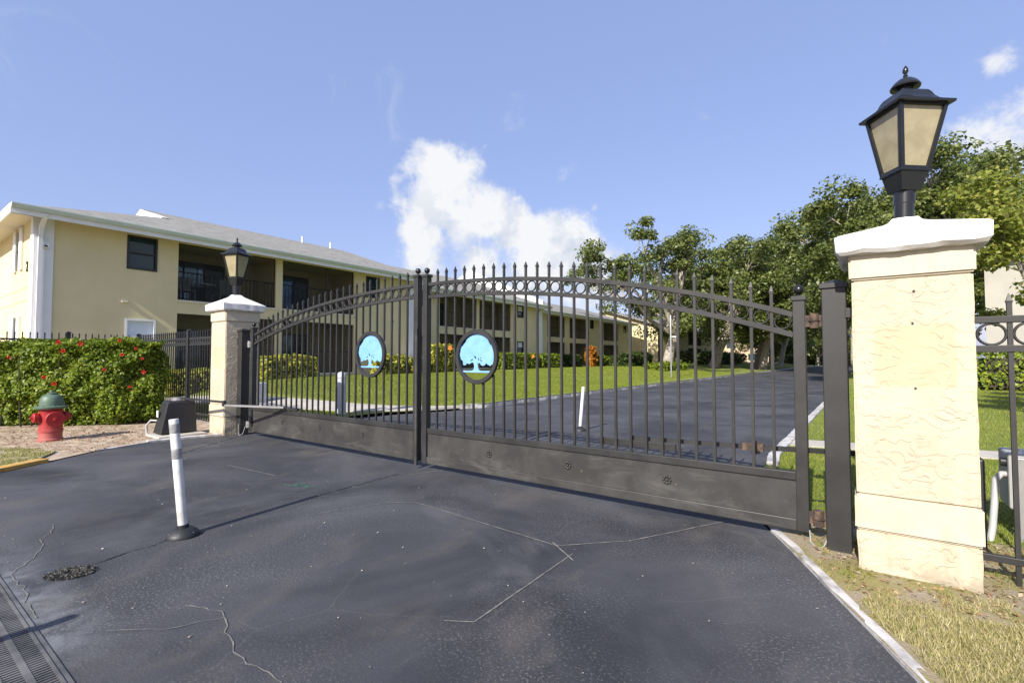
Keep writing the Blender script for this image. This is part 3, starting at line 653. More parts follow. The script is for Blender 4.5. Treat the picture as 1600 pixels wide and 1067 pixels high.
def gate_leaf(label, xh, xm, drop, med, ros, hinge_side, dz=0):
    """xh hinge post centre, xm meeting post centre"""
    s = 1 if xh > xm else -1
    L = thing('gate_leaf', label, 'gate', (xh, GY, 0), 'leaves of the driveway gate'); o = L.location
    xa, xb = (xm, xh) if xm < xh else (xh, xm); W_ = abs(xh-xm); pw = .039
    def zt(x):
        d = abs(x-xm); return 2.213-drop*((.0315*d*d+.00048*d**4)/.579)*(3.87/W_)**2
    def ztop(x): return zt(x)
    zend = zt(xh)
    MB(o).box(xh-pw, xh+pw, GY-pw, GY+pw, .07, zend+.11).build('hinge_stile', M['iron'], L, bevel=.004)
    MB(o).box(xm-pw+.003, xm+pw-.003, GY-pw, GY+pw, .07, 2.30).build('meeting_stile', M['iron'], L, bevel=.004)
    for x, z in ((xh, zend+.11), (xm, 2.30)):
        c = MB(o).box(x-pw-.01, x+pw+.01, GY-pw-.01, GY+pw+.01, z-.018, z+.014).build('post_cap', M['iron'], L, bevel=.003)
        MB(o).lathe([(.008, z+.012), (.008, z+.03), (.02, z+.034), (.031, z+.048), (.035, z+.064), (.031, z+.08), (.02, z+.093), (.006, z+.098)], (x, GY), 18).build('ball_finial', M['lampblack'], c, True)
    a, b = xa+pw, xb-pw
    xs = [a+(b-a)*k/40 for k in range(41)]
    for name, dzr in (('top_rail', -.02), ('lower_rail', -.17)):
        MB(o).tube([(x, GY, zt(x)+dzr) for x in xs], .019, 4, square=True).build(name, M['iron'], L)
    MB(o).box(a, b, GY-.027, GY+.027, .425, .485).build('middle_rail', M['iron'], L, bevel=.004)
    MB(o).box(a, b, GY-.034, GY+.034, .07, .150).build('bottom_rail', M['panel'], L, bevel=.006)
    MB(o).box(a, b, GY-.012, GY+.010, .1502, .4248).build('kick_panel', M['panel'], L)
    n = 26; stepx = (b-a)/(n+1)
    for k in range(n):
        x = a+stepx*(k+1); z1 = zt(x)+.098; segs = [(.484, z1)]
        if med and abs(x-med[0]) < med[2]*.995:
            q = math.sqrt(med[2]**2-(x-med[0])**2)*.93; segs = [(.484, med[1]-q), (med[1]+q, z1)]
        for z0, z2 in segs: pk = MB(o).box(x-.0105, x+.0105, GY-.0105, GY+.0105, z0, z2).build('picket', M['iron'], L)
        sp = link('spike', SPIKE, None, pk); sp.location = (x-o.x, 0, z1-.002)
    for k in range(n+1):
        x = a+stepx*(k+.5); rg = link('ring', RING, None, L); rg.location = (x-o.x, 0, zt(x)-.095)
    for x, z in ros:
        r = link('rosette', ROS, None, L); r.location = (x-o.x, -.012, z)
    if med: medallion(L, o, med[0], med[1], GY-.02, med[2])
    L.location.z += dz
    return L, zt
leafR, ztR = gate_leaf('right hand black iron gate leaf, the one nearer the broad bright pillar', -.400, -4.268, .58, (-3.464, 1.325, .300), [(-3.298, .287), (-2.334, .29), (-1.382, .292)], 1)
leafL, ztL = gate_leaf('left hand black iron gate leaf, the one crossed by the grey operator arm', -8.47, -4.425, .50, (-5.296, 1.350, .305), [(-7.49, .30), (-6.468, .295), (-5.469, .285)], -1, .012)
# drop bolt and rubber seal on the left leaf's meeting stile
o = leafL.location
MB((o.x, o.y, 0)).tube([(-4.372, GY-.066, .03), (-4.372, GY-.066, 1.58)], .021, 12).build('drop_bolt', M['panel'], leafL, True)
MB((o.x, o.y, 0)).box(-4.392, -4.352, GY-.075, GY-.047, 1.56, 1.66).build('bolt_bracket', M['iron'], leafL)
MB((o.x, o.y, 0)).box(-8.40, -8.36, GY-.075, GY-.06, .42, .435)
# gate posts with pyramid caps, hinges
def gate_post(label, x, y, h, tabs):
    p = thing('gate_post', label, 'gate post', (x, y, 0), 'steel hinge posts of the gate'); o = p.location; w = .071
    MB(o).box(x-w, x+w, y-w, y+w, -.02, h).build('post', M['iron'], p, bevel=.006)
    mb = MB(o); mb.box(x-w-.012, x+w+.012, y-w-.012, y+w+.012, h-.028, h+.004); mb.frus(x, y, w+.008, w+.008, h+.004, .01, .01, h+.034); mb.build('post_cap', M['iron'], p, bevel=.003)
    for (x0, x1, y0, y1, z0, z1) in tabs: MB(o).box(x0, x1, y0, y1, z0, z1).build('wall_bracket', M['iron'], p, bevel=.003)
    return p
gpr = gate_post('thick square steel post against the broad near pillar', -.181, 4.005, 1.81, [(-.118, -.075, 3.925, 3.985, 1.575, 1.64)])
gpl = gate_post('square steel post against the far pillar beside the operator', -8.735, 4.06, 1.80, [(-8.84, -8.80, 3.985, 4.05, 1.55, 1.66)])
def hinge(parent, x, y, z, h, r, mat):
    o = parent.location
    mb = MB(o); mb.lathe([(r, z), (r, z+h)], (x, y), 14); mb.lathe([(r*1.25, z+h*.47), (r*1.25, z+h*.53)], (x, y), 14); mb.box(x-.06, x+.055, y-.008, y+.008, z+.012, z+h-.012); return mb.build('hinge', mat, parent, True)
hinge(gpr, -.305, 4.075, 1.52, .105, .03, M['rust']); hinge(gpr, -.305, 4.075, .125, .11, .034, M['rust'])
hinge(gpl, -8.60, 4.09, 1.50, .11, .03, M['greymetal']); hinge(gpl, -8.60, 4.09, .13, .11, .03, M['greymetal'])
o = gpr.location
MB(o).tube([(-.36, 4.06, .09), (-.35, 4.0, .03), (-.31, 3.95, .012), (-.27, 3.94, .03), (-.25, 3.95, .08)], 0.004, 6).build('ground_wire', M['cabinet'], gpr, True)
o = gpl.location
MB(o).tube([(-8.56, 4.03, .16), (-8.55, 3.98, .04), (-8.60, 3.95, .012), (-8.66, 3.96, .05), (-8.68, 3.97, .2)], 0.004, 6).build('ground_wire', M['cabinet'], gpl, True)

# ------------------------------------------------------------------ gate operator with its arm, right leaf's arm
op = thing('gate_operator', 'black tapered gate operator box with a long folding arm on a concrete pad', 'gate operator', (-9.55, 3.33, 0)); o = op.location
bm = MB(o); z0, z1 = .065, .60
vs = [(-9.70, 3.06, z0), (-9.36, 3.06, z0), (-9.36, 3.60, z0), (-9.70, 3.60, z0), (-9.67, 3.17, z1-.03), (-9.40, 3.17, z1-.03), (-9.40, 3.585, z1-.03), (-9.67, 3.585, z1-.03), (-9.65, 3.20, z1), (-9.43, 3.20, z1), (-9.43, 3.56, z1), (-9.65, 3.56, z1)]
bm.add(vs, [(3, 2, 1, 0), (8, 9, 10, 11)]+[(i+j, i+(j+1) % 4, i+4+(j+1) % 4, i+4+j) for i in (0, 4) for j in range(4)]).build('cover', M['opblack'], op, bevel=.012)
MB(o).lathe([(.11, .595), (.11, .615), (.09, .62), (.09, .648), (.03, .65)], (-9.54, 3.37), 24).build('arm_hub', M['greymetal'], op, True)
mb = MB(o); mb.box(-9.78, -9.18, 2.98, 3.68, -.03, .05); mb.build('concrete_pad', M['concrete'], op, bevel=.012)
MB(o).box(-9.64, -9.57, 3.088, 3.096, .33, .44).build('data_plate', M['plasticwhite'], op)
MB(o).tube([(-9.69, 3.14, .26), (-9.77, 3.05, .27), (-9.81, 3.0, .18), (-9.78, 3.0, .06), (-9.72, 3.02, .02)], .018, 8).build('conduit', M['cabinet'], op, True)
mb = MB(o); mb.tube([(-9.54, 3.37, .637), (-8.42, 3.62, .605)], .016, 4, square=True); mb.build('inner_arm', M['opblack'], op)
mb = MB(o); mb.lathe([(.03, .54), (.03, .63)], (-8.42, 3.62), 12); mb.build('elbow', M['iron'], op, True)
MB(o).tube([(-8.45, 3.61, .555), (-7.32, 4.02, .552)], .015, 4, square=True).build('outer_arm', M['greymetal'], op)
MB(o).box(-7.62, -7.0, 4.05, 4.085, .515, .545).build('leaf_bracket', M['iron'], op)
ga = thing('gate_operator', 'black steel operator arm behind the right gate leaf, rusty at its elbow', 'gate operator', (-.3, 4.5, 0)); o = ga.location
MB(o).box(-2.02, -1.32, GY+.02, GY+.055, .525, .585).build('leaf_bracket', M['iron'], ga, bevel=.003)
MB(o).tube([(-1.72, GY+.07, .60), (-.72, 4.30, .60)], .017, 4, square=True).build('outer_arm', M['iron'], ga)
mb = MB(o); mb.box(-.83, -.68, 4.26, 4.33, .575, .63); mb.lathe([(.03, .55), (.03, .645)], (-.74, 4.295), 10); mb.build('elbow', M['rust'], ga)
MB(o).tube([(-.70, 4.30, .60), (.55, 4.62, .60)], .017, 4, square=True).build('inner_arm', M['iron'], ga)
MB(o).box(.45, .62, 4.55, 4.70, -.02, .62).build('operator_post', M['opblack'], ga, bevel=.01)

# ------------------------------------------------------------------ iron fences
def picket_len(name, h, w=.0095):
    mb = MB(); mb.box(-w, w, -w, w, .09, h-.05); mb.frus(0, 0, w*1.5, w*1.5, h-.052, w*1.5, w*1.5, h-.045); mb.frus(0, 0, w*1.3, w*1.3, h-.045, .002, .002, h)
    me = bpy.data.meshes.new(name); me.from_pydata(mb.v, [], mb.f); me.materials.append(M['iron']); return me
FP = picket_len('picket', 1.87)
mb = MB(); mb.torus((0, 0, 0), .042, .007, 14, 6, .010); FR = bpy.data.meshes.new('ring'); FR.from_pydata(mb.v, [], mb.f); FR.materials.append(M['iron']); FR.shade_smooth()
def fence(label, x0, y0, x1, y1, posts):
    L = math.hypot(x1-x0, y1-y0); a = math.atan2(y1-y0, x1-x0)
    f = thing('iron_fence', label, 'fence', (x0, y0, .02), 'black iron fences beside the gate', a)
    n = int(L/.112)
    for k in range(n):
        p = link('picket', FP, None, f); p.location = (L*(k+.5)/n, 0, 0)
    for z in (1.70, 1.575, .20): MB().box(0, L, -.016, .016, z-.018, z+.018).build('rail', M['iron'], f)
    for k in range(n-1):
        r = link('ring', FR, None, f); r.location = (L*(k+1)/n, 0, 1.6375)
    for t in posts:
        x = t*L; mb = MB(); mb.box(x-.035, x+.035, -.035, .035, -.05, 1.86); mb.frus(x, 0, .042, .042, 1.855, .042, .042, 1.875); mb.frus(x, 0, .036, .036, 1.875, .006, .006, 1.90); mb.build('post', M['iron'], f)
fence('black iron picket fence between the far pillar and the flowering hedge', -9.42, 4.15, -14.3, 4.15, (.38, .985))
fence('black iron picket fence whose spikes show above the flowering hedge', -14.35, 4.05, -14.35, -1.2, (.22, .55, .85))
# right fence: wider pickets, big rings
fr = thing('iron_fence', 'black iron fence running right from the broad near pillar, with ring frieze', 'fence', (.5, 3.95, 0), 'black iron fences beside the gate'); o = fr.location
for z in (1.53, 1.36, .155): MB(o).box(.49, 3.6, 3.932, 3.968, z-.02, z+.02).build('rail', M['iron'], fr, bevel=.003)
FRB = None
mb = MB(); mb.torus((0, 0, 0), .062, .0075, 24, 8, .011); FRB = bpy.data.meshes.new('ring'); FRB.from_pydata(mb.v, [], mb.f); FRB.materials.append(M['iron']); FRB.shade_smooth()
PB = picket_len('picket', 1.68, .0115)
for k in range(18):
    x = .662+k*.155
    if k == 0:
        pk = MB(o).box(x-.0115, x+.0115, 3.9385, 3.9615, -.02, 1.62).build('picket', M['iron'], fr); sp = link('spike', SPIKE, None, pk); sp.location = (x-o.x, 0, 1.618)
    else:
        p = link('picket', PB, None, fr); p.location = (x-o.x, 0, 0)
    r = link('ring', FRB, None, fr); r.location = (x-.0775-o.x, 0, 1.445)

# ------------------------------------------------------------------ street furniture
hy = thing('fire_hydrant', 'red fire hydrant with a green bonnet in front of the hedge', 'fire hydrant', (-10.43, 1.93, .03))
hy.rotation_euler = (0, 0, R(0)); q = 1.0
MB().lathe([(.155, -.05), (.155, .02), (.142, .03), (.140, .13), (.150, .135), (.150, .17), (.140, .175), (.140, .47), (.150, .475), (.150, .50)], n=28).build('barrel', M['red'], hy, True)
MB().lathe([(.192, .495), (.200, .505), (.200, .527), (.188, .535), (.150, .54), (.146, .60), (.138, .65), (.115, .69), (.085, .708), (.062, .712), (.06, .728), (.064, .735), (.05, .742), (.024, .744), (.022, .778), (.004, .78)], n=28).build('bonnet', M['green_iron'], hy, True)
# nozzle axes: pumper faces the drive, hose nozzles either side
vdir = Vector((10.43, -1.93, 0)).normalized(); pdir = Vector((vdir.x*math.cos(R(14))-vdir.y*math.sin(R(14)), vdir.x*math.sin(R(14))+vdir.y*math.cos(R(14)), 0))
sdv = Vector((-pdir.y, pdir.x, 0))
nz_ = MB().lathe([(.10, .08), (.10, .16), (.118, .165), (.122, .20), (.112, .215), (.03, .218), (.028, .245), (.004, .247)], n=26, axis=pdir, origin=(0, 0, .335)).build('pumper_cap', M['red'], hy, True)
for s in (-1, 1):
    MB().lathe([(.06, .10), (.06, .15), (.075, .155), (.077, .205), (.066, .215), (.022, .218), (.02, .245), (.004, .246)], n=20, axis=sdv*s, origin=(0, 0, .36)).build('hose_cap', M['red'], hy, True)
mb = MB()
for k in range(8):
    t = k*math.pi/4; mb.lathe([(.012, .53), (.012, .548)], (.172*math.cos(t), .172*math.sin(t)), 6)
mb.build('flange_bolts', M['green_iron'], hy)
def delineator(label, x, y, h, lean, bands=True, slim=1):
    d = thing('delineator_post', label, 'bollard', (x, y, 0), 'white plastic delineator posts')
    c, s = lean
    MB().lathe([(.108, 0), (.108, .012), (.098, .03), (.07, .052), (.058, .06), (.05, .062)], n=28).build('rubber_base', M['opblack'], d, True)
    mb = MB()
    for k in range(6):
        t = k*math.pi/3+.4; mb.lathe([(.010, .026), (.010, .036)], (.085*math.cos(t), .085*math.sin(t)), 8)
    mb.build('base_bolt', M['greymetal'], d)
    p0 = Vector((0, 0, .05)); ax = Vector((c, s, 1)).normalized()
    t = MB().lathe([(.040*slim, 0), (.042*slim, .004), (.042*slim, h-.06), (.041*slim, h-.052), (.036*slim, h-.05)], n=24, axis=ax, origin=p0).build('tube', M['plasticwhite'], d, True)
    MB().lathe([(.046*slim+.003, 0), (.046*slim+.003, .035)], n=20, axis=ax, origin=p0).build('collar', M['opblack'], d, True)
    if bands:
        for a, b in ((h-.155, h-.085), (h-.345, h-.27)): MB().lathe([(.0425*slim, a), (.0435*slim, a+.002), (.0435*slim, b-.002), (.0425*slim, b)], n=24, axis=ax, origin=p0, cap=False).build('reflective_band', M['band'], t, True)
    return d
delineator('white delineator post leaning slightly, on the asphalt before the gate', -4.10, 1.50, .86, (-.095, -.065), True, .76)
delineator('white delineator post by the trench drain, its shadow crossing the grate', -3.19, -.52, .86, (0, 0), True, .76)
delineator('white delineator post on the road seen through the right gate leaf', -4.25, 7.9, .80, (.07, .05), False, .72)
pd = thing('round_topped_post', 'grey round-topped pedestal post on the lawn behind the left gate leaf', 'bollard', (-9.62, 6.62, .03))
MB().lathe([(.105, -.05), (.105, .86), (.103, .90), (.088, .945), (.06, .972), (.025, .985), (.003, .988)], n=20).build('post_body', M['pedestal'], pd, True)
MB().lathe([(.109, .84), (.109, .85)], n=20, cap=False).build('seam_ring', M['greymetal'], pd, True)
ub = thing('utility_pedestal', 'pale concrete stub with a dark box beside it, behind the left gate hinge', 'utility box', (-12.9, 6.25, .2))
MB().box(-.22, -.06, -.1, .1, -.2, .52).build('concrete_stub', M['concrete'], ub, bevel=.01)
MB().box(-.01, .16, -.12, .1, -.2, .50).build('dark_box', M['opblack'], ub, bevel=.01)
MB().box(.17, .40, -.08, .14, -.2, .50).build('grey_box', M['pedestal'], ub, bevel=.015)
# grey electrical cabinet on struts behind the right fence
ec = thing('electrical_cabinet', 'grey electrical cabinet on steel struts behind the right fence', 'utility box', (1.25, 5.0, 0)); o = ec.location
MB(o).box(.80, 1.75, 4.98, 5.32, .22, .62).build('cabinet_body', M['cabinet'], ec, bevel=.015)
MB(o).box(.86, 1.69, 4.965, 4.979, .26, .585).build('cabinet_door', M['cabinet'], ec, bevel=.004)
for x in (.835, .90, 1.6):
    MB(o).box(x, x+.042, 4.90, 4.942, -.03, .60).build('strut', M['greymetal'], ec, bevel=.003)
MB(o).tube([(.845, 5.05, .46), (.77, 5.03, .46), (.735, 5.0, .42), (.715, 4.94, .25), (.69, 4.86, .10), (.66, 4.8, -.03)], .022, 10).build('conduit', M['cabinet'], ec, True)
mb = MB(o); mb.lathe([(.03, 0), (.03, .03)], n=12, axis=(-1, 0, 0), origin=(.80, 5.05, .545)); mb.build('knockout_cap', M['dark'], ec)
mb = MB(o)
for z in (.33, .42): mb.tube([(1.02, 4.958, z), (1.06, 4.958, z+.035), (1.10, 4.958, z)], .012, 6)
mb.build('door_sticker', M['plasticwhite'], ec)
lp = thing('sign_pole', 'thin grey pole with a sign edge-on, standing on the lawn beside the road', 'pole', (-10.0, 30.6, .12)); 
MB().lathe([(.05, -.1), (.05, 3.9), (.03, 3.95)], n=12).build('pole', M['greymetal'], lp, True)
MB().box(.0, .42, -.02, .02, 2.56, 2.62).build('sign_blade', M['plasticwhite'], lp)

# ------------------------------------------------------------------ apartment buildings
def wall_holes(mb, axis, c, th, a0, a1, z0, z1, holes):
    """wall in plane x=c (axis 'x', runs along y) or y=c (axis 'y'); outward thickness goes from c to c-th"""
    As = sorted({a0, a1}|{h[0] for h in holes}|{h[1] for h in holes}); Zs = sorted({z0, z1}|{h[2] for h in holes}|{h[3] for h in holes})
    solid = {}
    for i in range(len(As)-1):
        for j in range(len(Zs)-1):
            ca, cz = (As[i]+As[i+1])/2, (Zs[j]+Zs[j+1])/2
            solid[i, j] = not any(h[0] < ca < h[1] and h[2] < cz < h[3] for h in holes)
    def P(a, z, d): return (c-d, a, z) if axis == 'x' else (a, c+d, z)
    for (i, j), s in solid.items():
        if not s: continue
        A0, A1, Z0, Z1 = As[i], As[i+1], Zs[j], Zs[j+1]
        for d in (0, th): mb.add([P(A0, Z0, d), P(A1, Z0, d), P(A1, Z1, d), P(A0, Z1, d)], [(0, 1, 2, 3)])
        for di, dj, q in ((-1, 0, ((A0, Z0), (A0, Z1))), (1, 0, ((A1, Z0), (A1, Z1))), (0, -1, ((A0, Z0), (A1, Z0))), (0, 1, ((A0, Z1), (A1, Z1)))):
            if not solid.get((i+di, j+dj), False):
                (p, r), (s2, t) = q; mb.add([P(p, r, 0), P(s2, t, 0), P(s2, t, th), P(p, r, th)], [(0, 1, 2, 3)])
def window(par, o, X, y0, y1, z0, z1, style):
    """double-hung window standing in the hole of a facade at x = X"""
    w = .055 if style != 'plain' else .04; f = MB(o)
    f.box(X-.10, X+.025, y0, y0+w, z0, z1); f.box(X-.10, X+.025, y1-w, y1, z0, z1); f.box(X-.10, X+.025, y0+w, y1-w, z1-w, z1); f.box(X-.10, X+.025, y0+w, y1-w, z0, z0+w)
    zm = (z0+z1)/2; f.box(X-.095, X+.012, y0+w, y1-w, zm-.02, zm+.02)
    fr = f.build('window', M['dark'] if style != 'blind' else M['trim'], par)
    m = {'dark': M['glass'], 'blind': M['blind'], 'plain': M['glass'], 'half': M['blind']}[style]
    MB(o).box(X-.075, X-.06, y0+w, y1-w, zm+.02, z1-w).build('pane', m, fr); MB(o).box(X-.075, X-.06, y0+w, y1-w, z0+w, zm-.02).build('pane', M['glass'] if style == 'half' else m, fr)
def lanai(par, o, X, y0, y1, z0, z1, rail, depth=1.9):
    """screened balcony recess behind the facade opening"""
    d = X-depth; b = MB(o)
    b.box(d-.08, d, y0-.1, y1+.1, z0-.1, z1+.12)
    b.box(d, X-.16, y0-.18, y0-.10, z0-.1, z1+.12); b.box(d, X-.16, y1+.10, y1+.18, z0-.1, z1+.12)
    b.build('recess_wall', M['wall'], par); MB(o).box(d, X-.16, y0-.1, y1+.1, z0-.16, z0-.02).build('floor_slab', M['concrete'], par)
    MB(o).box(d, X-.16, y0-.1, y1+.1, z1+.02, z1+.12).build('recess_ceiling', M['soffit'], par)
    # sliding glass door in the back wall
    dy0 = y0+.15; dy1 = y0+.15+(y1-y0)*.62; f = MB(o); w = .05; zt = z0+min(1.62, z1-z0-.25)
    f.box(d+.001, d+.06, dy0, dy1, zt-w, zt); f.box(d+.001, d+.06, dy0, dy1, z0-.02, z0+.03)
    n = 3
    for k in range(n+1):
        y = dy0+(dy1-dy0)*k/n; f.box(d+.002, d+.058, y-w/2, y+w/2, z0+.03, zt-w)
    fr = f.build('sliding_door', M['dark'], par)
    for k in range(n): MB(o).box(d+.012, d+.028, dy0+(dy1-dy0)*k/n+w/2, dy0+(dy1-dy0)*(k+1)/n-w/2, z0+.03, zt-w).build('pane', M['skyglass'] if k < 2 else M['glass'], fr)
    s = MB(o); s.box(X-.105, X-.102, y0+.03, y1-.03, z0+.03, z1-.03); s.build('insect_screen', M['screen'], par)
    f = MB(o)
    for a, b_, c, e in ((y0, y0+.03, z0, z1), (y1-.03, y1, z0, z1), (y0+.03, y1-.03, z0, z0+.03), (y0+.03, y1-.03, z1-.03, z1)): f.box(X-.12, X-.085, a, b_, c, e)
    ym = y0+(y1-y0)*.6; f.box(X-.118, X-.088, ym-.02, ym+.02, z0+.03, z1-.03)
    if not rail: f.box(X-.117, X-.089, y0+.03, ym-.02, z0+.85, z0+.885); f.box(X-.117, X-.089, ym+.02, y1-.03, z0+.85, z0+.885)
    f.build('screen_frame', M['dark'], par)
    if rail:
        r = MB(o); r.box(X-.20, X-.165, y0+.0, y1, z0+.92, z0+.96); r.box(X-.195, X-.17, y0, y1, z0+.06, z0+.09)
        n = int((y1-y0)/.13)
        for k in range(n): y = y0+(y1-y0)*(k+.5)/n; r.box(X-.19, X-.175, y-.008, y+.008, z0+.09, z0+.92)
        tag(r.build('railing', M['dark'], par), kind='stuff')
def uv_roof(o, quads, th=.14):
    """roof slopes as slabs with uv in metres: u along the eave, v up the slope"""
    bm = bmesh.new(); uvl = bm.loops.layers.uv.new('uv')
    for q in quads:
        P = [Vector(p)-Vector(o) for p in q]; e = (P[1]-P[0]).normalized(); nrm = (P[1]-P[0]).cross(P[-1]-P[0]).normalized()
        if nrm.z < 0: nrm = -nrm
        up = nrm.cross(e)
        if up.z < 0: up = -up
        T = [bm.verts.new(p) for p in P]; B = [bm.verts.new(p-Vector((0, 0, th))) for p in P]; n = len(P)
        fs = [bm.faces.new(T), bm.faces.new(B[::-1])]+[bm.faces.new((T[i], B[i], B[(i+1) % n], T[(i+1) % n])) for i in range(n)]
        for f in fs:
            for l in f.loops: l[uvl].uv = ((l.vert.co-P[0]).dot(e), (l.vert.co-P[0]).dot(up))
    bmesh.ops.recalc_face_normals(bm, faces=bm.faces)
    me = bpy.data.meshes.new('roof'); bm.to_mesh(me); bm.free(); return me
def building(label, X, y0, y1, ze, base, lanais, wins, xr, zr, near, far, details=True):
    """long two-storey block; facade at x=X facing +x, ends at y0 and y1; ridge at x=xr, height zr"""
    B = thing('apartment_building', label, 'building', (X, (y0+y1)/2, base), 'cream two-storey apartment buildings'); o = B.location
    xb = 2*xr-X; ex = X+.60; exb = 2*xr-ex; es = ze+.07
    holes = [(a, b, z0, z1) for a, b, z0, z1, _ in lanais]+[(a, b, z0, z1) for a, b, z0, z1, _ in wins]
    m = MB(o); wall_holes(m, 'x', X, .16, y0, y1, base-1, ze, holes); m.build('front_wall', M['wall'], B)
    for a, b, z0, z1, rail in lanais: lanai(B, o, X, a, b, z0, z1, rail); MB(o).box(X-.13, X+.03, a-.02, b+.02, z0-.06, z0-.002).build('sill', M['soffit'], B)
    for a, b, z0, z1, st in wins: window(B, o, X, a, b, z0, z1, st)
    ya = y0-.55 if near in ('hip', 'gable') else y0; yb = y1+.45
    m = MB(o)
    m.prism([(X-.16, base-1), (xb, base-1), (xb, ze), (X-.16, ze)], y1-.16, y1, 'y'); m.box(xb, xb+.16, y0+.16, y1-.16, base-1, ze); m.build('rear_walls', M['wall'], B)
    slope = (zr-es)/(xr-ex)
    if near == 'hip':
        gx = 4.8; gz = es+slope*(-gx); q = [((ex, ya, es), (ex, yb, es), (xr, yb, zr), (xr, ya+gx, zr), (ex-gx, ya+gx, gz)),
             ((exb, yb, es), (exb, ya, es), (exb+gx, ya+gx, gz), (xr, ya+gx, zr), (xr, yb, zr)), ((exb, ya, es), (ex, ya, es), (ex-gx, ya+gx, gz), (exb+gx, ya+gx, gz))]
        MB(o).prism([(ex-gx+.1, gz), (exb+gx-.1, gz), (xr, zr-.02)], ya+gx-.02, ya+gx+.2, 'y').build('gablet', M['trim'], B)
    else:
        q = [((ex, ya, es), (ex, yb, es), (xr, yb, zr), (xr, ya, zr)), ((exb, yb, es), (exb, ya, es), (xr, ya, zr), (xr, yb, zr))]
    rf = link('roof', uv_roof(o, q), M['roof'], B)
    for ga, gb_ in [(y1-.14, y1-.02)]+([(y0+.02, y0+.14)] if near == 'gable' else []): MB(o).prism([(X-.16, ze), (xb, ze), (xr, zr-.25)], ga, gb_, 'y').build('gable_end', M['wall'], B)
    # soffit, fascia, gutter along the front eave
    MB(o).box(X+.001, ex-.03, ya, yb, ze-.05, ze-.01).build('soffit', M['soffit'], B)
    MB(o).box(ex-.03, ex+.006, ya-.006, yb+.006, ze-.16, ze+.05).build('fascia', M['trim'], B)
    g = MB(o); g.prism([(ex+.0065, ze-.03), (ex+.08, ze-.03), (ex+.12, ze+.06), (ex+.12, ze+.095), (ex+.0065, ze+.095)], ya, yb, 'y'); g.build('gutter', M['gutter'], B, bevel=.006)
    if near == 'hip':
        MB(o).box(exb, ex-.03, ya+.03, y0-.001, ze-.05, ze-.01).build('soffit', M['soffit'], B)
        MB(o).box(exb, ex-.031, ya-.006, ya+.03, ze-.16, ze+.09).build('fascia', M['trim'], B)
    # corner boards and downspout
    MB(o).box(X+.001, X+.04, y1-.42, y1-.0, base-.6, ze-.05).build('corner_board', M['trim'], B)
    MB(o).tube([(ex+.02, y1-.5, ze-.06), (X+.12, y1-.5, ze-.32), (X+.09, y1-.5, ze-.5), (X+.09, y1-.5, base-.3)], .042, 4, square=True).build('downspout', M['trim'], B)
    return B, o, ex, es
UP = (3.22, 5.08); LO = (.74, 2.78)
def four(a, b, c, d, rail=True): return [(a, b, *UP, rail), (c, d, *UP, rail), (a, b, *LO, False), (c, d, *LO, False)]
B1, o1, ex1, es1 = building('nearest cream apartment block with railed balconies, at the left behind the hedge', -18, 2.88, 16.5, 5.17, .66, four(6.26, 9.50, 9.75, 12.97),
    [(4.90, 5.68, 4.03, 5.06, 'dark'), (4.90, 5.68, 1.45, 2.52, 'blind'), (13.57, 14.31, 4.05, 5.0, 'dark'), (13.57, 14.25, 1.45, 2.46, 'dark')], -24.6, 7.62, 'hip', 'gable')
# its sunlit end wall with two shuttered windows, grooves and the house number
m = MB(o1); m.box(-31.2, -18.0, 2.88, 3.04, -.3, 5.17)
m = MB(o1); wall_holes(m, 'y', 2.88, .16, -31.2, -18.0, -.3, 5.17, [(-20.2, -19.7, 3.88, 5.02), (-20.2, -19.7, 1.3, 2.5)]); m.build('end_wall', M['wall'], B1)
for z0, z1 in ((3.88, 5.02), (1.3, 2.5)):
    f = MB(o1); f.box(-20.2, -19.7, 2.93, 2.97, z0, z1); w = f.build('window', M['glass'], B1)
    for x in (-20.53, -19.70):
        s = MB(o1); s.box(x, x+.33, 2.825, 2.879, z0-.04, z1+.04); s.build('shutter', M['trim'], w, bevel=.01)
    s = MB(o1); s.box(-20.2, -19.7, 2.86, 2.93, z0+.55, z0+.6); s.build('meeting_rail', M['dark'], w)
for z in (3.28, 2.92): MB(o1).box(-31.2, -18.31, 2.876, 2.88, z-.014, z+.014).build('groove_shade', M['groove'], B1)  # darker strips: the grooves' shade put into the colour
MB(o1).box(-18.0, -17.955, 2.86, 3.26, -.3, 5.12).build('corner_board', M['trim'], B1); MB(o1).box(-18.30, -18.0, 2.845, 2.879, -.3, 5.12).build('corner_board', M['trim'], B1)
MB(o1).tube([(-17.36, 2.98, 5.1), (-17.80, 2.98, 4.85), (-17.90, 2.98, 4.6), (-17.90, 2.98, .5)], .045, 4, square=True).build('downspout', M['trim'], B1)
m = MB(o1); m.box(-17.955, -17.86, 3.02, 3.16, 4.30, 4.40); cam_ = m.build('security_light', M['trim'], B1, bevel=.01); MB(o1).box(-17.86, -17.845, 3.05, 3.12, 4.33, 4.375).build('lens', M['dark'], cam_)
fc = bpy.data.curves.new('house_number', 'FONT'); fc.body = '2'; fc.size = .42; fc.extrude = .012
ft = bpy.data.objects.new('house_number', fc); fm = bpy.data.meshes.new_from_object(ft); bpy.data.objects.remove(ft); fm.materials.clear(); fo = link('house_number', fm, M['dark'], B1)
fo.rotation_euler = (R(90), 0, 0); fo.location = Vector((-18.82, 2.866, 3.72))-o1
m = MB(o1); m.box(-17.999, -17.94, 4.8, 4.95, 3.0, 3.05); m.build('wall_vent', M['soffit'], B1)
m = MB(o1); m.box(-17.999, -17.96, 15.0, 15.14, 3.05, 3.09); m.build('wall_vent', M['dark'], B1)
for y in (14.2, 15.9): MB(o1).lathe([(.05, 7.45), (.05, 7.85)], (-24.3, y), 10).build('vent_pipe', M['trim'], B1, True)
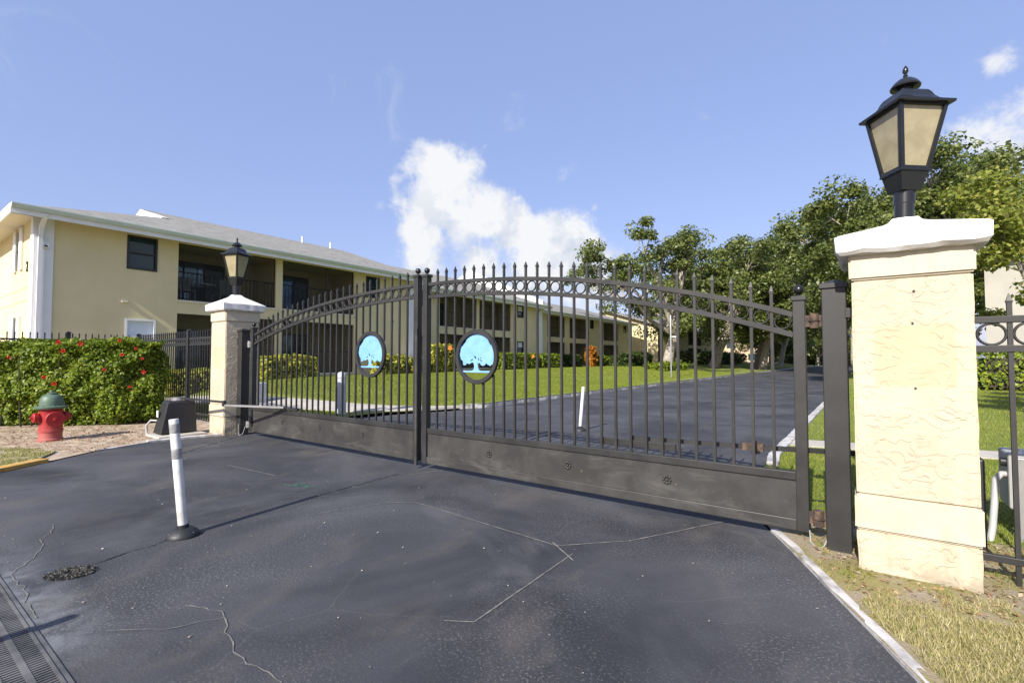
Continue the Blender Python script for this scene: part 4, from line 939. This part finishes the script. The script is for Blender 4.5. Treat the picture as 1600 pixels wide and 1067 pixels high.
# patio chairs and a table on the nearest balcony
def patio_chair(label, x, y, z, rz):
    c = thing('patio_chair', label, 'chair', (x, y, z), 'chairs on the nearest balcony', rz)
    MB().box(-.24, .24, -.24, .24, .40, .44).build('seat', M['cabinet'], c); MB().box(-.24, .24, .20, .24, .44, .92).build('backrest', M['cabinet'], c)
    for sx, sy in ((-1, -1), (1, -1), (1, 1), (-1, 1)): MB().box(sx*.22-.02, sx*.22+.02, sy*.22-.02, sy*.22+.02, 0, .40).build('leg', M['cabinet'], c)
patio_chair('chair nearest the corner window, behind the balcony screen', -18.75, 6.75, 3.2, R(90)); patio_chair('chair further along the balcony, right of the small table', -18.8, 7.95, 3.2, R(-80))
tb = thing('patio_table', 'small round table between two chairs behind the balcony screen', 'table', (-18.75, 7.35, 3.2))
MB().lathe([(.34, .68), (.34, .71)], n=20).build('tabletop', M['blind'], tb); MB().lathe([(.18, 0), (.18, .02), (.03, .04), (.03, .68)], n=14).build('pedestal', M['dark'], tb)

B2, o2, ex2, es2 = building('middle cream apartment block ending in a white parapet gable', -20, 16.66, 31.2, 5.20, .60, four(20.22, 23.54, 23.80, 27.18, False),
    [(27.94, 28.72, 4.25, 5.12, 'half'), (27.94, 28.72, 1.65, 2.56, 'half'), (18.75, 19.5, 4.25, 5.1, 'dark'), (18.75, 19.5, 1.7, 2.58, 'dark')], -27, 7.85, 'gable', 'gable')
MB(o2).prism([(-19.95, 5.1), (-19.95, 5.75), (-27.3, 8.85), (-34.6, 5.75), (-34.6, 5.1)], 31.22, 31.52, 'y').build('parapet_gable', M['trim'], B2)
B3, o3, ex3, es3 = building('third cream apartment block, set back beyond the white parapet', -22, 31.7, 53.5, 5.25, .60, four(35.13, 38.17, 39.0, 42.37, False)+[(46.06, 49.73, *UP, False), (46.06, 49.73, *LO, False)],
    [(33.4, 34.3, 4.3, 5.15, 'dark'), (33.4, 34.3, 1.7, 2.6, 'dark'), (43.07, 43.8, 4.3, 5.15, 'dark'), (51.1, 51.9, 4.2, 5.0, 'dark')], -28.8, 7.55, 'gable', 'gable')
B4, o4, ex4, es4 = building('farthest cream apartment block, its sunlit end wall behind the forked oak', -19.8, 56.4, 84, 5.1, .60, four(67.9, 70.2, 71.3, 74.4, False), [(61, 62, 4.1, 5.0, 'dark'), (61, 62, 1.7, 2.6, 'dark'), (77, 78, 4.1, 5.0, 'dark')], -26.5, 7.4, 'gable', 'gable')
m = MB(o4); wall_holes(m, 'y', 56.4, .16, -33.2, -19.8, -.3, 5.1, [(-24.3, -23.3, 3.9, 4.9)]); m.build('end_wall', M['wall'], B4)
f = MB(o4); f.box(-24.3, -23.3, 56.45, 56.5, 3.9, 4.9); f.build('window', M['glass'], B4)
# block to the right of the road
B5 = thing('apartment_building', 'pale building with a grey roof half hidden by foliage right of the broad pillar', 'building', (8.46, 26.9, .2), 'cream two-storey apartment buildings', R(-14)); 
m = MB(); wall_holes(m, 'y', 0, .2, -4.6, 14, -.5, 5.6, [(-1.5, .5, 3.6, 4.9), (3, 6, 3.3, 5.0), (-1.5, .5, 1, 2.3)]); m.build('front_wall', M['paleblock'], B5)
m = MB(); m.box(-4.6, -4.4, .2, 10, -.5, 5.6); m.box(-4.4, 14, 9.8, 10, -.5, 5.6); m.build('rear_walls', M['wall'], B5)
link('roof', uv_roof((0, 0, 0), [((-5.3, -.7, 5.65), (14.6, -.7, 5.65), (14.6, 5, 6.9), (.4, 5, 6.9)), ((-5.3, 10.7, 5.65), (-5.3, -.7, 5.65), (.4, 5, 6.9))]), M['roof'], B5)
MB().box(-5.3, 14.6, -.74, -.702, 5.42, 5.68).build('fascia', M['trim'], B5)
for a, b, c, d in ((-1.5, .5, 3.6, 4.9), (3, 6, 3.3, 5.0), (-1.5, .5, 1, 2.3)): MB().box(a, b, .08, .12, c, d).build('window', M['glass'], B5)
# far end of the road
fb_ = thing('far_building', 'tan building glimpsed under the trees at the far end of the road', 'building', (-14, 132, 0)); m = MB(); hs = [(-20+k*5, -18+k*5, z, z+1.6) for k in range(9) for z in (1.0, 4.0)]
wall_holes(m, 'y', 0, .3, -24, 30, -.5, 6.2, hs); m.build('front_wall', M['farwall'], fb_)
for a, b, c, d in hs: MB().box(a, b, .12, .16, c, d).build('window', M['glass'], fb_)
link('roof', uv_roof((0, 0, 0), [((-25, -1, 6.2), (31, -1, 6.2), (31, 6, 9), (-25, 6, 9))]), M['roof'], fb_)
# AC condenser against the near block
ac = thing('ac_condenser', 'air conditioner condenser on the lawn by the corner of the nearest block', 'air conditioner', (-17.2, 15.9, .6))
MB().box(-.4, .4, -.42, .42, -.05, .72).build('casing', M['opblack'], ac, bevel=.02); MB().box(-.42, .42, -.44, .44, .721, .78).build('top_lid', M['plasticwhite'], ac, bevel=.01)
mb = MB()
for k in range(9): mb.box(.401, .412, -.38, .38, .06+k*.07, .09+k*.07)
mb.build('louvres', M['greymetal'], ac)

# ------------------------------------------------------------------ shrubs and hedges
def bush(name, label, cat, poly, z0, h, n, size, mat, group=None, flowers=None, lump=.12, core=True, cpoly=None, fl_mat=None, fsize=.062):
    """clipped shrub: leaves in a shell over a lumpy prism, twigs within; poly is the footprint"""
    cx = sum(p[0] for p in poly)/len(poly); cy = sum(p[1] for p in poly)/len(poly)
    T = thing(name, label, cat, (cx, cy, z0), group); P = np.array(poly)-[cx, cy]
    lo, hi = P.min(0), P.max(0); out = []; nrm = []; need = n
    E = np.roll(P, -1, 0)-P; L = np.linalg.norm(E, axis=1); per = L.sum(); area = abs(sum(P[i][0]*P[(i+1) % len(P)][1]-P[(i+1) % len(P)][0]*P[i][1] for i in range(len(P))))/2
    sgn = np.sign(sum(P[i][0]*P[(i+1) % len(P)][1]-P[(i+1) % len(P)][0]*P[i][1] for i in range(len(P))))
    side = int(n*per*h/(per*h+area)*.8); top = int(n*area/(per*h+area)*.8)
    e = rng.choice(len(P), side, p=L/per); t = rng.uniform(0, 1, side); N = np.stack([E[e][:, 1], -E[e][:, 0]], 1)/L[e][:, None]*sgn
    z = h*rng.uniform(0, 1, side)**.85; depth = rng.exponential(.05, side)
    c = P[e]+E[e]*t[:, None]; lmp = np.array([noise.noise((a*2.2+cx, b*2.2, zz*2.4)) + .5*noise.noise((a*6+cx, b*6, zz*6)) for (a, b), zz in zip(c, z)])
    rnd = np.clip((z/h-.78)/.22, 0, 1)**2*.22*min(1, h)+np.clip((.12-z/h)/.12, 0, 1)*.10
    c = c+N*(lump*lmp-depth-rnd)[:, None]; out.append(np.column_stack([c, z])); nrm.append(np.column_stack([N, np.full(side, .35)]))
    q = []
    while sum(map(len, q)) < top:
        a = rng.uniform(lo, hi, (top*3+10, 2)); q.append(a[inside([tuple(p) for p in P], a[:, 0], a[:, 1])])
    a = np.concatenate(q)[:top]; lm = np.array([noise.noise((x*2.2+cx, y*2.2, 5.5))+.6*noise.noise((x*7+cx, y*7, 2)) for x, y in a])
    out.append(np.column_stack([a, h+lump*lm-rng.exponential(.04, top)])); nrm.append(np.tile([0, 0, 1.2], (top, 1)))
    q = []; ni = int(n*.2)
    while sum(map(len, q)) < ni:
        b = rng.uniform(lo, hi, (ni*3+10, 2)); q.append(b[inside([tuple(p*.97) for p in P], b[:, 0], b[:, 1])])
    b = np.concatenate(q)[:ni]; out.append(np.column_stack([b, rng.uniform(.05, h*.95, ni)])); nrm.append(np.zeros((ni, 3)))
    C = np.concatenate(out); Nn = np.concatenate(nrm)
    tag(link('foliage', np_mesh('foliage', leaves(C, size, .15, 1.6, .45, Nn*1.1), 4), mat, T), kind='stuff')
    m = MB(); r = random.Random(int(abs(cx*10)))
    for k in range(max(6, int(area*14))):
        x, y = b[r.randrange(len(b))]; x1, y1 = x+r.uniform(-.2, .2), y+r.uniform(-.2, .2)
        m.tube([(x*.9, y*.9, -.05), ((x+x1)/2, (y+y1)/2, h*.5), (x1*.95, y1*.95, h*.88)], [.016, .011, .005], 5)
    m.build('stems', M['twig'], T)
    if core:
        m = MB(); Q = [tuple(p*.80) for p in P] if cpoly is None else [(x-cx, y-cy) for x, y in cpoly]; m.prism(Q, .12, h*.86); m.build('dark_core', M['twig'], T)  # solid dark core stands for the shaded inside behind the leaves
    for (fx, fy, fz, k) in flowers or []:
        m = MB(); d = Vector((-cx-fx, -cy-fy, .5)).normalized(); U = d.orthogonal().normalized(); V = d.cross(U); O = Vector((fx, fy, fz)); vs = []; fs = []
        for j in range(5):
            t = j*1.2566+k; e1 = U*math.cos(t)+V*math.sin(t); e2 = U*math.cos(t+.62)+V*math.sin(t+.62); e0 = U*math.cos(t-.62)+V*math.sin(t-.62); s_ = fsize*(1+.2*math.sin(k*7))
            i0 = len(vs); vs += [O, O+e0*s_*.45+d*.02, O+e1*s_*.62+d*.004, O+e2*s_*.45+d*.02]; fs.append((i0, i0+1, i0+2, i0+3))
        m.add(vs, fs); m.tube([O, O+d*.06], [.006, .003], 5); m.build('flower', fl_mat or M['flower'], T, recalc=False)
    return T
# flowering hedge by the hydrant
HP = [(-11.45, 3.6), (-11.55, 3.05), (-12.15, 2.3), (-13.05, 1.55), (-13.15, -.6), (-13.95, -.6), (-14.1, 3.75), (-11.6, 3.85)]
hx = sum(p[0] for p in HP)/8; hyc = sum(p[1] for p in HP)/8
def onhedge(t, z):   # on the face toward the drive, t runs left to right
    A = [(-13.15, 1.45), (-13.05, 1.5), (-12.12, 2.25), (-11.52, 3.0), (-11.38, 3.5)]; s = t*3.999; i = int(s); f = s-i
    i = min(i, 3); return (A[i][0]+(A[i+1][0]-A[i][0])*f-hx+.06, A[i][1]+(A[i+1][1]-A[i][1])*f-hyc-.06, z)
FL = [(*onhedge(.30, 1.54), .3), (*onhedge(.62, 1.53), 1.1), (*onhedge(.53, 1.56), 2), (*onhedge(.55, 1.40), 2.9), (*onhedge(.82, 1.33), 3.6), (*onhedge(.92, 1.45), 4.2), (*onhedge(.72, 1.05), 5), (*onhedge(.88, .72), 6), (*onhedge(.97, 1.26), 7), (*onhedge(.35, 1.28), 8), (*onhedge(.48, .92), 9), (*onhedge(.28, 1.5), 10), (*onhedge(.98, 1.0), 11), (*onhedge(.52, .80), 12), (*onhedge(.1, 1.3), 13), (*onhedge(.80, 1.60), 14)]
bush('hibiscus_hedge', 'tall clipped green hedge with red flowers behind the fire hydrant', 'hedge', HP, .05, 1.55, 90000, .050, M['hibleaf'], flowers=FL, lump=.17, cpoly=[(-11.9, 3.6), (-12.4, 2.85), (-13.5, 1.95), (-13.55, -.3), (-13.8, -.3), (-13.85, 3.6)])
def rect(x0, x1, y0, y1): return [(x0, y0), (x1, y0), (x1, y1), (x0, y1)]
G = 'clipped shrubs along the apartment walls'
def gz(x, y): return zg(x, y)-.03
bush('yellow_shrub', 'clipped yellow-green hedge below the second balcony, seen through the left gate leaf', 'shrub', rect(-17.3, -16.6, 8.45, 10.4), gz(-16.8, 9), .82, 4200, .085, M['yelleaf'], G)
bush('yellow_shrub', 'loose yellow-green shrub just right of the left tree medallion', 'shrub', rect(-17.3, -16.7, 13.3, 15.25), gz(-16.9, 14), .78, 3200, .09, M['yelleaf'], G, lump=.2)
bush('yellow_shrub', 'yellow-green shrub seen through the fence left of the far pillar', 'shrub', rect(-16.7, -16.0, 5.4, 6.9), gz(-16.2, 6), .66, 2600, .08, M['yelleaf'], G)
bush('hibiscus_shrub', 'tall yellow-green hedge with an orange flower left of the right tree medallion', 'shrub', rect(-17.9, -17.0, 16.75, 18.3), gz(-17.2, 17), 1.38, 5200, .085, M['yelleaf'], G, [(.5, .35, 1.26, 1)], fl_mat=M['orangeflower'], fsize=.2)
bush('hibiscus_shrub', 'long green hedge with small orange flowers below the middle block', 'shrub', rect(-19.6, -18.8, 24.7, 29.0), gz(-19, 27), 1.08, 6500, .10, M['hibleaf'], G, [(.45, .3, .7, 1), (.45, 1.2, .9, 2)], fl_mat=M['orangeflower'], fsize=.2)
bush('green_shrub', 'green rounded hedge beneath the white downspout of the middle block', 'shrub', rect(-19.6, -18.8, 29.3, 31.9), gz(-19, 30), 1.05, 4200, .10, M['hibleaf'], G)
bush('dark_shrub', 'dark low shrub left of the orange croton', 'shrub', rect(-21.5, -20.8, 36.3, 39.2), gz(-21, 38), 1.05, 2800, .13, M['darkleaf'], G)
bush('orange_croton', 'tall orange-leaved croton before the third block', 'shrub', rect(-20.9, -20.3, 39.9, 41.0), gz(-20.5, 40), 1.75, 1700, .16, M['orangeleaf'], lump=.3, core=False)
bush('green_shrub', 'green hedge right of the orange croton', 'shrub', rect(-21.2, -20.5, 41.3, 44.3), gz(-20.7, 43), 1.0, 2600, .13, M['hibleaf'], G)
bush('dark_shrub', 'dark shrub at the right end of the third block', 'shrub', rect(-21.2, -20.5, 45.5, 48), gz(-20.7, 46), 1.0, 2000, .14, M['darkleaf'], G)
bush('dark_shrub', 'loose dark shrubbery before the sunlit end wall', 'shrub', rect(-18.2, -17, 41, 46.5), gz(-17.5, 44), 1.15, 4200, .15, M['darkleaf'], G, lump=.35)
bush('green_shrub', 'low bed of yellow-green plants around the forked oak', 'shrub', rect(-14.4, -12.8, 37.5, 43.5), gz(-13.5, 40), .52, 3600, .14, M['hibleaf'], G, lump=.3)
bush('dark_shrub', 'dark understorey below the oaks left of the road', 'shrub', rect(-19, -15.5, 60, 84), gz(-16, 66), 1.5, 5200, .22, M['darkleaf'], G, lump=.5)
bush('dark_shrub', 'dark understorey across the far end of the road', 'shrub', rect(-16, 14, 114, 122), 0, 2.2, 7200, .38, M['darkleaf'], G, lump=.7)
bush('flowering_hedge', 'bright green hedge with orange flowers across the right lawn', 'hedge', rect(2.2, 14, 24.0, 25.6), zg(6, 25)-.03, 1.35, 11000, .10, M['hibleaf'], None, [(-1.4, -.85, .75, 1), (.6, -.85, .6, 2), (-3.3, -.85, 1.0, 3)], fl_mat=M['orangeflower'], fsize=.2)

# ------------------------------------------------------------------ trees
def oak(label, x, y, h, r, seed, fork, ncl, nleaf, size, mat='oakleaf', trunk_r=.36, lean=(0, 0), flat=.42, name='oak_tree', base=None, group='oak trees along the road', cut=None, shift=(0, 0), clump=.165):
    rr = np.random.default_rng(seed); z0 = zg(x, y) if base is None else base
    T = thing(name, label, 'tree', (x, y, z0), group); m = MB(); tips = []; mid = []
    top = Vector((lean[0], lean[1], fork))
    m.tube([(0, 0, -.2), (lean[0]*.15, lean[1]*.15, .1), (lean[0]*.5, lean[1]*.4, fork*.55), top], [trunk_r*1.35, trunk_r*1.05, trunk_r*.88, trunk_r*.82], 12)
    ch = h-fork; cen = Vector((lean[0]+shift[0], lean[1]+shift[1], fork+ch*.45)); nl = 6
    for i in range(nl):
        a = 6.283*(i+rr.uniform(-.25, .25))/nl; el = rr.uniform(.25, 1.15)
        end = cen+Vector((math.cos(a)*math.cos(el)*r*.8, math.sin(a)*math.cos(el)*r*.8, math.sin(el)*ch*.48))
        p1 = top+(end-top)*.33+Vector((rr.normal(0, .06*r), rr.normal(0, .06*r), -.06*ch)); p2 = top+(end-top)*.68+Vector((rr.normal(0, .08*r), rr.normal(0, .08*r), .03*ch))
        rt = trunk_r*rr.uniform(.45, .62); m.tube([top-Vector((0, 0, .15)), p1, p2, end], [rt, rt*.78, rt*.5, rt*.22], 8)
        for p, rb in ((p1, rt*.5), (p2, rt*.42), (p2, rt*.36), (end, rt*.2), (end, rt*.2)):
            for _ in range(2):
                d = Vector(rr.normal(size=3)); d.z = abs(d.z)*.7+.1; d = (d.normalized()*.6+(end-top).normalized()*.7).normalized()
                q = p+d*r*rr.uniform(.22, .42); mm = p+(q-p)*.5+Vector(rr.normal(0, .03*r, 3)); m.tube([p, mm, q], [rb, rb*.65, rb*.25], 5, cap=False); tips.append(q); mid.append(mm)
    m.build('trunk', M['bark'], T, True)
    C = [np.array(t) for t in tips]
    while len(C) < ncl:
        d = rr.normal(size=3); d /= np.linalg.norm(d); s = rr.uniform(.62, 1.0)**.5
        p = np.array(cen)+d*s*np.array([r, r, ch*.55])*.92
        if p[2] > fork*.92: C.append(p)
    C = np.array(C); C = C[:, :] if cut is None else C[[cut(c) for c in C]]
    ci = rr.integers(0, len(C), nleaf); rad = rr.uniform(.55, 1.15, len(C))*r*clump
    g = rr.normal(size=(nleaf, 3)); g /= np.linalg.norm(g, axis=1)[:, None]; rad_ = rr.uniform(0, 1, nleaf)**.45
    pts = C[ci]+g*(rad[ci]*rad_)[:, None]*np.array([1.25, 1.25, .8])
    lm = leaves(pts, size, .5, 1.5, .7, g*.8)
    tag(link('crown', np_mesh('crown', lm, 4), M[mat], T), kind='stuff')
    return T
oak('forked live oak on the lawn with pale bare limbs, left end of the tree row', -14.2, 42, 10.4, 6.8, 21, 3.0, 80, 27000, 0.165, trunk_r=.46, lean=(.7, .4), shift=(-2.2, -1.6), clump=.135)
oak('leaning oak with a crooked trunk, second from the left in the tree row', -13.8, 56, 11.6, 8.0, 5, 3.6, 130, 45500, 0.200, trunk_r=.55, lean=(1.4, .5))
oak('broad dark oak arching over the road from the left lawn', -11.2, 66, 13.2, 9.0, 9, 4.2, 150, 45500, 0.222, trunk_r=.5, lean=(1.5, -1))
oak('slender oak standing under the canopy by the far kerb', -10.5, 80, 14, 8.5, 12, 4.5, 120, 35000, 0.252, trunk_r=.36, lean=(1.2, 0))
oak('distant oak at the far bend of the road', -5, 118, 17, 13, 13, 5, 130, 29750, 0.355, trunk_r=.6, lean=(0, 0))
oak('tall oak right of the road, its crown highest behind the gate post', 2.6, 44, 11.9, 7.2, 14, 4.0, 150, 52500, 0.170, trunk_r=.45, lean=(-.6, 0))
oak('spreading oak right of the road, behind the broad pillar lantern', 1.9, 30, 9.5, 5.0, 15, 3.0, 150, 59500, 0.118, trunk_r=.38, lean=(-.3, .2), cut=lambda c: not (c[0] > 1.0 and c[2] < 7.4))
oak('oak closing the view right of the road behind the others', 8.5, 52, 13.5, 9, 16, 4.5, 140, 38500, 0.222, trunk_r=.5)
oak('oak far off on the left lawn behind the farthest block', -24, 92, 13, 10, 17, 5, 110, 26250, 0.281, trunk_r=.5)
oak('low-branched oak filling the dark hollow beyond the slender oak', -13.5, 94, 11, 7.5, 41, 2.0, 110, 28000, 0.266, trunk_r=.4)
oak('low-branched oak at the bend, left of the two palms', -7.5, 106, 11, 7.0, 42, 1.8, 110, 26250, 0.296, trunk_r=.4)
oak('rounded oak closing the canopy between the leaning oak and the road', -9.6, 60, 12.4, 7.6, 51, 3.6, 140, 42000, .20, trunk_r=.42, lean=(.8, 0))
# feathery tree overhanging from the right edge
oak('feathery light green tree at the right edge above the fence', 3.9, 14.2, 5.0, 2.3, 31, 1.5, 62, 20000, 0.07, 'feather', .11, (-.5, .1), name='feathery_tree', group=None)
def palm(label, x, y, h, seed, nf=15, fl=2.3, tr=.16, group=None):
    rr = random.Random(seed); T = thing('palm_tree', label, 'tree', (x, y, zg(x, y)), group)
    MB().tube([(0, 0, -.2), (.05, 0, h*.5), (0, 0, h)], [tr*1.2, tr, tr*.8], 10).build('trunk', M['bark'], T, True)
    vs = []
    for k in range(nf):
        a = 6.283*k/nf+rr.uniform(-.2, .2); e0 = rr.uniform(.2, 1.2); P = []
        for s in range(13):
            t = s/12; rad = fl*(t*math.cos(e0)+.12*t); z = fl*(math.sin(e0)*t-.95*t*t); P.append(Vector((math.cos(a)*rad, math.sin(a)*rad, h+z)))
        sd = Vector((-math.sin(a), math.cos(a), 0))
        for s in range(1, 13):
            for sg in (-1, 1):
                for u in (0, .5):
                    p = P[s-1].lerp(P[s], u); L = .55*(1-.6*(s/12)); q = p+sd*sg*L*.7+Vector((0, 0, -L*.75)); w = (P[s]-P[s-1])*.22
                    vs += [p-w*.5, p+w*.5, q+w*.15, q]
    tag(link('fronds', np_mesh('fronds', np.array([tuple(v) for v in vs]), 4), M['palm'], T), kind='stuff')
palm('palm with drooping fronds right of the lantern, above the pale building', 6.6, 31.5, 8.9, 1)
palm('slim palm with a bare orange-lit trunk, left of two by the far kerb', -4.4, 100, 7.5, 2, tr=.3, fl=3, group='palms at the far bend'); palm('slim palm with a bare orange-lit trunk, right of two by the far kerb', -2.0, 96, 7.0, 3, tr=.3, fl=3, group='palms at the far bend')

# ------------------------------------------------------------------ grass blades and litter
def blades(name, x, y, hgt, w, mat, zoff=0):
    n = len(x); z = np.array([zg(a, b) for a, b in zip(x, y)])+zoff; a = rng.uniform(0, 6.283, n); l = rng.normal(0, .45, (n, 2)); H = hgt*rng.uniform(.5, 1.25, n)
    d = np.stack([np.cos(a)*w, np.sin(a)*w, np.zeros(n)], 1); b = np.stack([x, y, z-.004], 1)
    t = b+np.stack([l[:, 0]*H, l[:, 1]*H, H], 1)
    return tag(link(name, np_mesh(name, np.stack([b-d, b+d, t], 1).reshape(-1, 3), 3), mat), kind='stuff')
def sample(poly, n):
    P = np.array(poly); q = []
    while sum(map(len, q)) < n:
        a = rng.uniform(P.min(0), P.max(0), (n*2, 2)); q.append(a[inside(poly, a[:, 0], a[:, 1])])
    return np.concatenate(q)[:n]
# straw-dry verge near the camera, thin where the dirt shows by the pillar
DV = [(.225, 2.6), (.02, 3.0), (-.06, 3.2), (.06, 3.48), (.7, 3.62), (2.6, 3.75), (2.6, .6), (.94, .6), (.68, 1.3)]
p = sample(DV, 110000); den = np.array([noise.noise((a*3, b*3, 0))+.5*noise.noise((a*9, b*9, 1)) for a, b in p]); k = (den > -.55) & ~((p[:, 1] > 3.3) & (den < .15)); p = p[k]
p2 = sample([(-.5, 4.1), (-.28, 3.55), (-.06, 3.2), (.12, 2.9), (2.6, 2.9), (2.6, 4.6), (.55, 4.6), (.55, 3.68), (-.1, 3.66)], 42000); d2 = np.array([noise.noise((a*5, b*5, 9))+.6*noise.noise((a*14, b*14, 2)) for a, b in p2]); p2 = p2[d2 > .22+.25*np.clip((p2[:, 1]-3.3)/.6, -.8, 1)]
blades('dry_grass', p2[:, 0], p2[:, 1], .026, .0026, M['blade_dry'])
flat = blades('dry_grass', p[:, 0], p[:, 1], .035, .0028, M['blade_dry'])
p = sample([(-.35, 4.1), (-.2, 3.6), (-.05, 3.3), (.1, 3.4), (.9, 3.66), (2.6, 3.8), (2.6, 4.7), (-.6, 4.7)], 9000); den = np.array([noise.noise((a*4, b*4, 3)) for a, b in p]); p = p[den > .12]
blades('weed_tufts', p[:, 0], p[:, 1], .035, .003, M['blade_green'])
p = sample([(-.95, 4.75), (-1.0, 8.2), (6, 9.4), (6, 4.75)], 60000); blades('lawn_grass', p[:, 0], p[:, 1], .045, .004, M['blade_green'])
p = sample([(-9, 22), (-9, 45), (-19, 45), (-19, 30), (-17, 22)], 90000); blades('lawn_grass', p[:, 0], p[:, 1], .06, .011, M['blade_green'])
p = sample([(-.9, 9.0), (-.9, 24), (12, 24), (12, 11.8)], 70000); blades('lawn_grass', p[:, 0], p[:, 1], .05, .006, M['blade_green'])
p = sample([(-8.5, 9.6), (-8.5, 22), (-17, 22), (-17, 5.6), (-11, 8.1), (-9.3, 8.9)], 150000); blades('lawn_grass', p[:, 0], p[:, 1], .055, .006, M['blade_green'])
p = sample([(-9.1, 5.0), (-9.3, 6.4), (-9.9, 6.8), (-11.3, 6.2), (-16.5, 4.5)], 26000); blades('lawn_grass', p[:, 0], p[:, 1], .05, .005, M['blade_green'])
p = sample(turf, 16000); den = np.array([noise.noise((a*3, b*3, 7)) for a, b in p]); p = p[den > -.2]; blades('verge_grass', p[:, 0], p[:, 1], .04, .004, M['blade_dry'], .02); p = p[::2]; blades('verge_grass', p[:, 0]+.01, p[:, 1], .035, .004, M['blade_green'], .02)
LIT = [(-8.6, 1.9), (-9.15, 2.8), (-9.1, 3.6), (-10.9, 3.6), (-13, 1.6), (-13, .5), (-9.5, 1.6)]
p = sample(LIT, 2600); c = np.column_stack([p, [zg(a, b)+.012 for a, b in p]]); tag(link('leaf_litter', np_mesh('leaf_litter', leaves(c, .021, 1.2, 1.5, .7), 4), M['litter']), kind='stuff')
p = sample([(-.45, 4.15), (-.2, 3.55), (.0, 3.2), (.9, 3.5), (2.6, 3.6), (2.6, 4.75), (-.8, 4.75)], 2600); c = np.column_stack([p, [zg(a, b)+.008 for a, b in p]]); tag(link('leaf_litter', np_mesh('leaf_litter', leaves(c, .018, 1.5, 1.4, .6), 4), M['litter']), kind='stuff')
